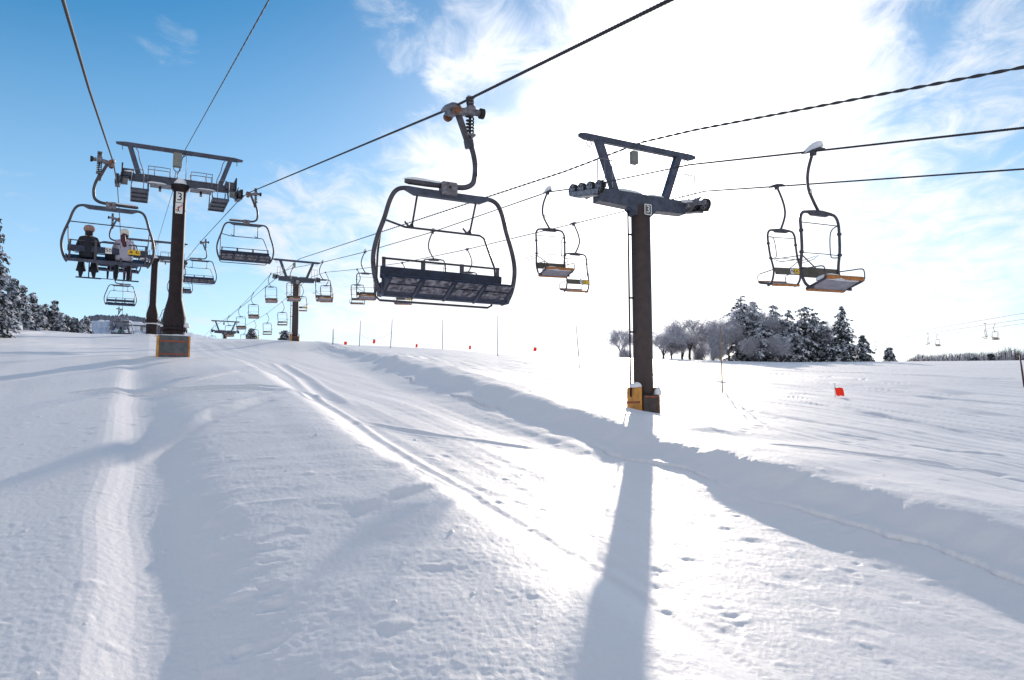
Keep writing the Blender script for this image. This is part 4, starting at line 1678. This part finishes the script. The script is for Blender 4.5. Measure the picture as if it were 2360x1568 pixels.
# ------------------------------------------------------------------ marker poles, cords and red flags
POLES = [  # u base, v base, u top, v top, radius, material, label
    (767, 794, 768, 759, .042, 'pole_blue', 'short faint marker pole, farthest left on the ridge, no flag beside it'),
    (828, 796, 831, 740, .042, 'pole_blue', 'thin blue-grey marker pole left of the little red flags'),
    (900, 798, 904, 737, .042, 'pole_blue', 'thin blue-grey marker pole on the ridge below the left end of the big chair'),
    (1020, 805, 1020, 737, .042, 'pole_blue', 'thin blue-grey marker pole on the ridge below the middle of the big chair'),
    (1147, 821, 1147, 728, .042, 'pole_blue', 'tallest blue-grey marker pole, below the right end of the big chair'),
    (1336, 852, 1327, 740, .026, 'pole_bamboo', 'leaning thin pole between the red flags and the brown tower'),
    (1665, 905, 1660, 752, .026, 'pole_bamboo', 'brown bamboo pole in front of the tree group'),
    (2361, 893, 2350, 818, .05, 'pole_maroon', 'dark maroon pole leaning at the right edge of the photo')]
pole_top = []
for (u, v, u2, v2, r, m_, lb) in POLES:
    p = ground_hit(u, v, 80)
    d = ray(u2, v2)
    top = Vector((0, 0, EYE)) + d * (p.y / d.y)
    foot = p + (p - top).normalized() * .4
    mb = M(m_).tube([foot - p, (top - p) * .5 + Vector((.004, 0, 0)), top - p], [r, r * .9, r * .6], 8)
    mb.cyl((top - p), (top - p) * 1.006, r * .66, 8)
    o = mb.build('marker_pole')
    o.location = p
    tag(o, lb, 'marker pole', 'marker poles on the ridge')
    pole_top.append((p, top))


def flag(u, v, w, h_, D, label, lean=0.0):
    p = far_pt(u, v, D)
    mb = M('flag_red')
    n, m_ = 7, 7
    vs = []
    for side in (-.006, .006):
        for i in range(n):
            for j in range(m_):
                x = (i / (n - 1) - .5) * w
                z = (.5 - j / (m_ - 1)) * h_
                y = .06 * w * math.sin(i * 1.1 + j * .6) + side
                vs.append((x + lean * z + .06 * w * math.sin(j * .8), y, z - .10 * w * abs(math.sin(i * .9))))
    fs = []
    k = n * m_
    for i in range(n - 1):
        for j in range(m_ - 1):
            a_, b_, c_, d_ = i * m_ + j, (i + 1) * m_ + j, (i + 1) * m_ + j + 1, i * m_ + j + 1
            fs += [(a_, b_, c_, d_), (k + a_, k + d_, k + c_, k + b_)]
    for j in range(m_ - 1):
        for a_ in (0, (n - 1) * m_):
            fs.append((a_ + j, a_ + j + 1, k + a_ + j + 1, k + a_ + j))
    for i in range(n - 1):
        for a_ in (0, m_ - 1):
            fs.append((i * m_ + a_, (i + 1) * m_ + a_, k + (i + 1) * m_ + a_, k + i * m_ + a_))
    mb.add(vs, fs, True)
    o = mb.build('red_flag')
    o.location = p
    tag(o, label, 'flag', 'red flags on the marker cord')
    return p


pd = [q[0].y for q in pole_top]
f1 = flag(796, 791, .32, .36, pd[1] + 3, 'tiniest red flag, just left of the second marker pole')
f2 = flag(862, 787, .26, .42, (pd[1] + pd[2]) / 2, 'small red flag between the second and third marker poles')
f3 = flag(960, 797, .22, .38, (pd[2] + pd[3]) / 2, 'small red flag between the third and fourth marker poles')
f4 = flag(1083, 801, .24, .40, (pd[3] + pd[4]) / 2, 'red flag left of the tallest blue-grey marker pole')
f5 = flag(1233, 805, .26, .30, (pd[4] + pd[5]) / 2, 'squarish red flag right of the tallest blue-grey marker pole')
bigp = ground_hit(1936, 914)
f6 = flag(1935, 902, .32, .32, bigp.y - .3, 'large crumpled red flag alone on the piste at right', -.25)


def cord(a_, b_, sag, label, r=.010):
    pts_ = []
    for k in range(17):
        q = k / 16
        p = a_.lerp(b_, q)
        p.z -= sag * 4 * q * (1 - q)
        pts_.append(p)
    o = M('pole_blue').tube(pts_, r, 5).build('cord')
    tag(o, label, 'cord', 'cords between the marker poles')


tp = lambda i, f: pole_top[i][0].lerp(pole_top[i][1], f)
cord(tp(1, .55), tp(0, .4), .3, 'sagging cord between the two farthest marker poles')
cord(tp(2, .55), f2 + Vector((0, 0, .2)), .15, 'sagging cord from the third marker pole down to a small flag')
cord(f2 + Vector((0, 0, .2)), tp(1, .5), .15, 'sagging cord from a small flag up to the second marker pole')
cord(tp(3, .4), f3 + Vector((0, 0, .2)), .1, 'cord from the fourth marker pole to the flag at its left')
cord(tp(4, .35), f4 + Vector((0, 0, .2)), .1, 'cord from the tallest marker pole to the flag at its left')
cord(tp(4, .35), f5 + Vector((0, 0, .15)), .1, 'cord from the tallest marker pole to the squarish flag')
cord(tp(5, .35), f5 + Vector((0, 0, .15)), .1, 'cord from the leaning thin pole to the squarish flag')
# the flag on the piste hangs on a short snapped stake
mb = M('pole_bamboo').tube([(0, 0, -.3), (.01, 0, .28), (.02, 0, .52)], .010, 6)
o = mb.build('stake')
o.location = Vector((f6.x - .19, f6.y, bigp.z))
tag(o, 'thin stake holding the large red flag on the piste', 'stake')


# ------------------------------------------------------------------ trees
def conifer(h_, w, seed, snow=.6, droop=.35, rounded=False):
    """snow-laden conifer: trunk, and crown of many drooping sprays with snow lying on them"""
    rnd = random.Random(seed)
    tr = M('bark').tube([(0, 0, -.8), (rnd.uniform(-.05, .05), 0, h_ * .5), (0, 0, h_)], [h_ * .022 + .05, h_ * .014 + .03, .015], 8)
    cr = M('needles')
    sn = M('tree_snow')
    lev = max(9, int(h_ * (1.7 if rounded else 2.3)))
    off = Vector((rnd.uniform(-.1, .1) * w, rnd.uniform(-.1, .1) * w, 0)) if rounded else Vector((0, 0, 0))
    for i in range(lev):
        q = i / (lev - 1)
        z0_ = h_ * ((.10 if rounded else .05) + (.86 if rounded else .93) * q)
        if rounded:
            shp = (.8 + .8 * q) if q < .25 else (1 - ((q - .25) / .75) ** 2.4) * .88 + .12
            L = w * shp * rnd.uniform(.65, 1.15) + .15
            nb = 9 if q < .8 else 6
        else:
            L = w * (1 - q) ** .8 * rnd.uniform(.75, 1.15) + .12
            nb = 10 if q < .7 else 7
        a0_ = rnd.uniform(0, 6.28)
        for k in range(nb):
            if rnd.random() < (.18 if rounded else .08):
                continue
            a = a0_ + 2 * math.pi * k / nb + rnd.uniform(-.3, .3)
            l = L * rnd.uniform(.55, 1.15)
            dr = droop * rnd.uniform(.5, 1.4)
            dirv = Vector((math.cos(a), math.sin(a), 0))
            side = Vector((-math.sin(a), math.cos(a), 0))
            lift = rnd.uniform(.0, .35) if rounded else 0
            z = z0_ + rnd.uniform(-.55, .45) * h_ / lev
            nseg = max(3, int(l / .33))
            pth = []
            for s_ in range(nseg):
                f = (s_ + .6) / nseg
                c = off * q + Vector((0, 0, z)) + dirv * (l * f) + Vector((0, 0, lift * l * f - (dr + lift) * l * f * f + rnd.uniform(-.07, .07)))
                pth.append(c)
                if f < .25 and rnd.random() < .5:
                    continue
                sz = (.30 + .26 * (1 - f)) * (.6 + .4 * l / (w + .01)) * rnd.uniform(.7, 1.35)
                for e in range(4):
                    b_ = side * rnd.uniform(-1, 1) * sz * .95 + dirv * rnd.uniform(-.4, .6) * sz
                    dn = Vector((0, 0, -1)) * sz * rnd.uniform(.25, .85) + dirv * rnd.uniform(-.2, .6) * sz + side * rnd.uniform(-.5, .5) * sz
                    wv = (side * rnd.uniform(.2, .5) + dirv * rnd.uniform(-.4, .4)) * sz
                    p0 = c + b_
                    (sn if rnd.random() < snow * .5 else cr).add([p0 - wv, p0 + wv, p0 + wv * .4 + dn, p0 - wv * .2 + dn * 1.2], [(0, 1, 2, 3)])
                for e in range(2):
                    if rnd.random() > snow:
                        continue
                    p0 = c + Vector((0, 0, sz * rnd.uniform(.0, .2))) + side * rnd.uniform(-.5, .5) * sz + dirv * rnd.uniform(-.2, .3) * sz
                    w1 = side * sz * rnd.uniform(.35, .75)
                    w2 = dirv * sz * rnd.uniform(.35, .75)
                    up = Vector((0, 0, sz * rnd.uniform(.08, .3)))
                    d1, d2, d3 = (Vector((0, 0, -sz * rnd.uniform(.1, .6))) for _ in range(3))
                    sn.add([p0 + up, p0 + w1 + d1, p0 + w2 + d2 * 1.3, p0 - w1 + d3, p0 - w2 * .8],
                           [(0, 1, 2), (0, 2, 3), (0, 3, 4), (0, 4, 1)], True)
            if l > .8:
                tr.tube([off * q + Vector((0, 0, z))] + pth[::2] + [pth[-1]], [.05] + [.03] * len(pth[::2]) + [.012], 4, False, False)
    return tr, cr, sn


def plant_conifer(u, v, top_v, wpx, seed, D, snow, label, group, name='conifer', droop=.35, rounded=False):
    d = ray(u, v)
    k = D / math.hypot(d.x, d.y)
    x, y = d.x * k, d.y * k
    g = ground(x, y)
    dt__ = ray(u, top_v)
    top = EYE + dt__.z * (y / dt__.y)
    base = g - .2
    h_ = max(.8, top - base)
    w = wpx / FPX * y * (1.5 if rounded else 1.25)
    tr, cr, sn = conifer(h_, w, seed, snow, droop, rounded)
    root = empty(name, (x, y, base), random.Random(seed).uniform(0, 6))
    tr.build('trunk', root)
    if len(sn.v) < 2500:                    # a few pads on a tiny fir stay in its crown
        cr.use('tree_snow').add(sn.v, sn.f, True)
    c = cr.build('crown', root)
    if len(sn.v) >= 2500:
        sn.build('snow_load', root)
    tag(root, label, 'tree', group)
    return root


def broadleaf(h_, seed, spread=.5, thick=1.0):
    """bare frosted tree grown by repeated forking; rime-covered twigs carry white flecks"""
    rnd = random.Random(seed)
    tr, tw = M('bark'), M('bark_frost')

    def rv(k):
        return Vector((rnd.uniform(-1, 1), rnd.uniform(-1, 1), rnd.uniform(-1, 1))) * k

    def fleck(c, k):
        a_, b_ = rv(k), rv(k)
        tw.add([c - a_, c + b_, c + a_, c - b_ * .6], [(0, 1, 2, 3)])

    def grow(p, d, l, r, dep):
        mid = p + d * l * .5 + rv(l * .07)
        e = p + d * l
        (tr if dep < 2 else tw).tube([p, mid, e], [r, r * .85, r * .68], 5 if dep < 3 else 3, False, False)
        if dep >= 2:
            for q in range(4):
                c = p.lerp(e, rnd.random())
                q2 = c + rv(.6)
                tw.tube([c, q2], [.014, .006], 3, False, False)
                fleck(q2, .045)
        if dep >= 5 or l < .12:
            for q in range(2):
                fleck(e + rv(.2), .055)
            return
        n = (3 if dep < 3 else 2) + (rnd.random() < .45)
        for k in range(n):
            ax = Vector((rnd.uniform(-1, 1), rnd.uniform(-1, 1), rnd.uniform(-.45, .35))).normalized()
            nd_ = (d + ax * spread * rnd.uniform(.7, 1.5) + Vector((0, 0, .06))).normalized()
            st_ = p + (e - p) * (1 if k == 0 else rnd.uniform(.35, 1))
            grow(st_, nd_, l * rnd.uniform(.64, .86), r * .62, dep + 1)
    grow(Vector((0, 0, -.3)), Vector((rnd.uniform(-.08, .08), 0, 1)).normalized(), h_ * .27, h_ * .019 * thick + .02, 0)
    return tr, tw


def plant_broadleaf(u, v, top_v, seed, D, label, group, spread=.62):
    d = ray(u, v)
    k = D / math.hypot(d.x, d.y)
    x, y = d.x * k, d.y * k
    base = ground(x, y) - .1
    dt__ = ray(u, top_v)
    h_ = max(1.0, EYE + dt__.z * (y / dt__.y) - base)
    tr, tw = broadleaf(h_, seed, spread)
    zmax = max(q[2] for q in tw.v)
    f = h_ / zmax
    for q in (tr, tw):
        q.v = [(a_ * f, b_ * f, c_ * f) for (a_, b_, c_) in q.v]
    root = empty('bare_tree', (x, y, base))
    tr.build('trunk', root)
    tw.build('crown', root)
    tag(root, label, 'tree', group)


GL, GR_ = 'snowy trees along the left edge of the slope', 'snow-laden trees on the rise at right'
plant_conifer(-30, 760, 500, 66, 1, 62, .55, 'big conifer cut by the left edge, its branches reaching into the photo', GL, droop=.45)
LEFT = [(24, 643, 30, 86, 'tall snowy conifer next to the cut-off tree at the left edge'), (46, 658, 24, 92, 'pointed snowy conifer, second tallest in full view at left'),
        (71, 679, 22, 95, 'snowy conifer with a thin tip between two taller ones at left'), (88, 706, 20, 92, 'stubby snow-laden conifer in the left row with blunt tip'),
        (101, 700, 17, 97, 'slim conifer left of the twin-tip pair in the left row'), (122, 695, 19, 97, 'conifer standing out above its neighbours in the middle of the left row'),
        (137, 722, 16, 95, 'white-loaded low conifer right of the middle of the left row'), (152, 728, 14, 98, 'small conifer, fourth from the right end of the left row'),
        (169, 733, 12, 98, 'small conifer, third from the right end of the left row'), (184, 746, 11, 97, 'tiny conifer, second from the right end of the left row'),
        (198, 733, 11, 100, 'slender dark conifer closing the left row on the right'), (10, 690, 34, 80, 'white snow-smothered conifer at the foot of the cut-off tree'),
        (58, 715, 26, 84, 'low conifer buried in white at the front of the left row')]
for i, (u, tv, w, D, lb) in enumerate(LEFT):
    plant_conifer(u, 765, tv, w, 20 + i, D, .75, lb, GL)
RIGHT = [(1711, 680, 44, 96, .72, .30, 'tallest broad conifer of the right tree group, flat layered boughs'), (1786, 700, 36, 99, .7, .32, 'broad conifer right behind the tallest one in the right group'),
         (1742, 694, 34, 101, .75, .3, 'conifer top filling the gap right of the tallest one, farther back'), (1818, 716, 32, 101, .75, .3, 'conifer at the back between the broad one and the ragged one'), (1882, 722, 30, 101, .7, .3, 'conifer at the back whose top shows right of the ragged one'),
         (1752, 735, 44, 94, .85, .32, 'snow-plastered conifer filling the middle of the right group'), (1858, 700, 36, 97, .6, .30, 'conifer with ragged arms and open top right of the group middle'),
         (1836, 745, 34, 94, .8, .34, 'whitish lower conifer in front of the ragged one'), (1900, 740, 26, 99, .75, .32, 'conifer squeezed between the ragged one and the dark right-hand one'),
         (1944, 707, 52, 95, .5, .42, 'dark conical conifer with drooping boughs at the right end of the group'), (1990, 775, 30, 97, .55, .45, 'low skirt-like conifer leaning out right of the dark conical one'),
         (2051, 803, 7, 97, .5, .3, 'lone little conifer standing apart right of the tree group'), (655, 764, 10, 84, .5, .3, 'little fir on the crest just left of the second double-lift tower'),
         (578, 758, 9, 100, .4, .3, 'tiny fir tip behind the crest under the chairs at left'), (2243, 822, 8, 112, .3, .3, 'small round fir before the far wood, left of two'),
         (2285, 817, 8, 112, .2, .25, 'small dark fir before the far wood, right of two')]
for i, (u, tv, w, D, sn_, dr, lb) in enumerate(RIGHT):
    plant_conifer(u, 834, tv, w, 60 + i, D, sn_, lb, GR_ if 1690 < u < 2060 else 'single small firs on the skyline', droop=dr, rounded=(1690 < u < 1940))
BARE = [(1575, 742, 101, 'bare rimed tree at the back between the two nearest the brown tower'), (1612, 745, 102, 'bare rimed tree at the back left of the wide frosted one'), (1528, 737, 97, 'frosted bare tree just right of the brown tower'), (1548, 765, 99, 'lower frosted bare tree between the two nearest the brown tower'), (1592, 721, 96, 'frosted bare tree with clear dark trunk, second from the brown tower'),
        (1625, 788, 100, 'small pale bare tree in the gap before the big group'), (1645, 712, 95, 'wide frosted bare tree at the left end of the big group'), (1680, 735, 93, 'rime-white bare tree in front of the tallest conifer'),
        (1764, 683, 98, 'bare tree whose twigs stick out above the conifers'), (1740, 770, 92, 'low rimed tree before the snow-plastered conifer'), (1800, 760, 92, 'low rimed tree before the whitish conifer'),
        (1432, 752, 118, 'thin bare sapling just left of the brown tower'), (1444, 800, 118, 'low frosted bush-like tree behind the ladder of the brown tower'), (1908, 735, 99, 'thin bare tree behind the gap left of the dark conifer'),
        (1660, 785, 92, 'short bare tree at the foot of the wide frosted one')]
for i, (u, tv, D, lb) in enumerate(BARE):
    plant_broadleaf(u, 832, tv, 200 + i, D, lb, 'frosted bare trees at right')

# far wood along the right horizon: one mass of thin rimed stems
rnd = random.Random(9)
mb = M('bark_frost')
for k in range(1500):
    u = rnd.uniform(2095, 2480)
    D = rnd.uniform(112, 125)
    d = ray(u, 832)
    kk = D / math.hypot(d.x, d.y)
    x, y = d.x * kk, d.y * kk
    hpx = np.interp(u, [2095, 2120, 2160, 2175, 2300, 2330, 2359, 2480], [6, 18, 14, 19, 22, 34, 26, 28]) * rnd.uniform(.45, 1.1)
    hgt = hpx / FPX * y + (EYE + ray(u, 832).z * kk - ground(x, y))
    p = Vector((x, y, ground(x, y) - .2))
    t_ = p + Vector((rnd.uniform(-.3, .3), rnd.uniform(-.3, .3), hgt))
    mb.use('bark_frost' if rnd.random() < .6 else 'bark')
    mb.tube([p, p.lerp(t_, .6), t_], [.05, .035, .012], 3, False, False)
    for q in range(4):
        b0_ = p.lerp(t_, rnd.uniform(.35, .95))
        mb.tube([b0_, b0_ + Vector((rnd.uniform(-.35, .35), rnd.uniform(-.35, .35), rnd.uniform(.15, .5)))], [.02, .008], 3, False, False)
tag(mb.build('far_wood'), 'low rimed wood along the horizon at the right edge', 'woods', kind='stuff')
# snow-loaded brushwood under the left row
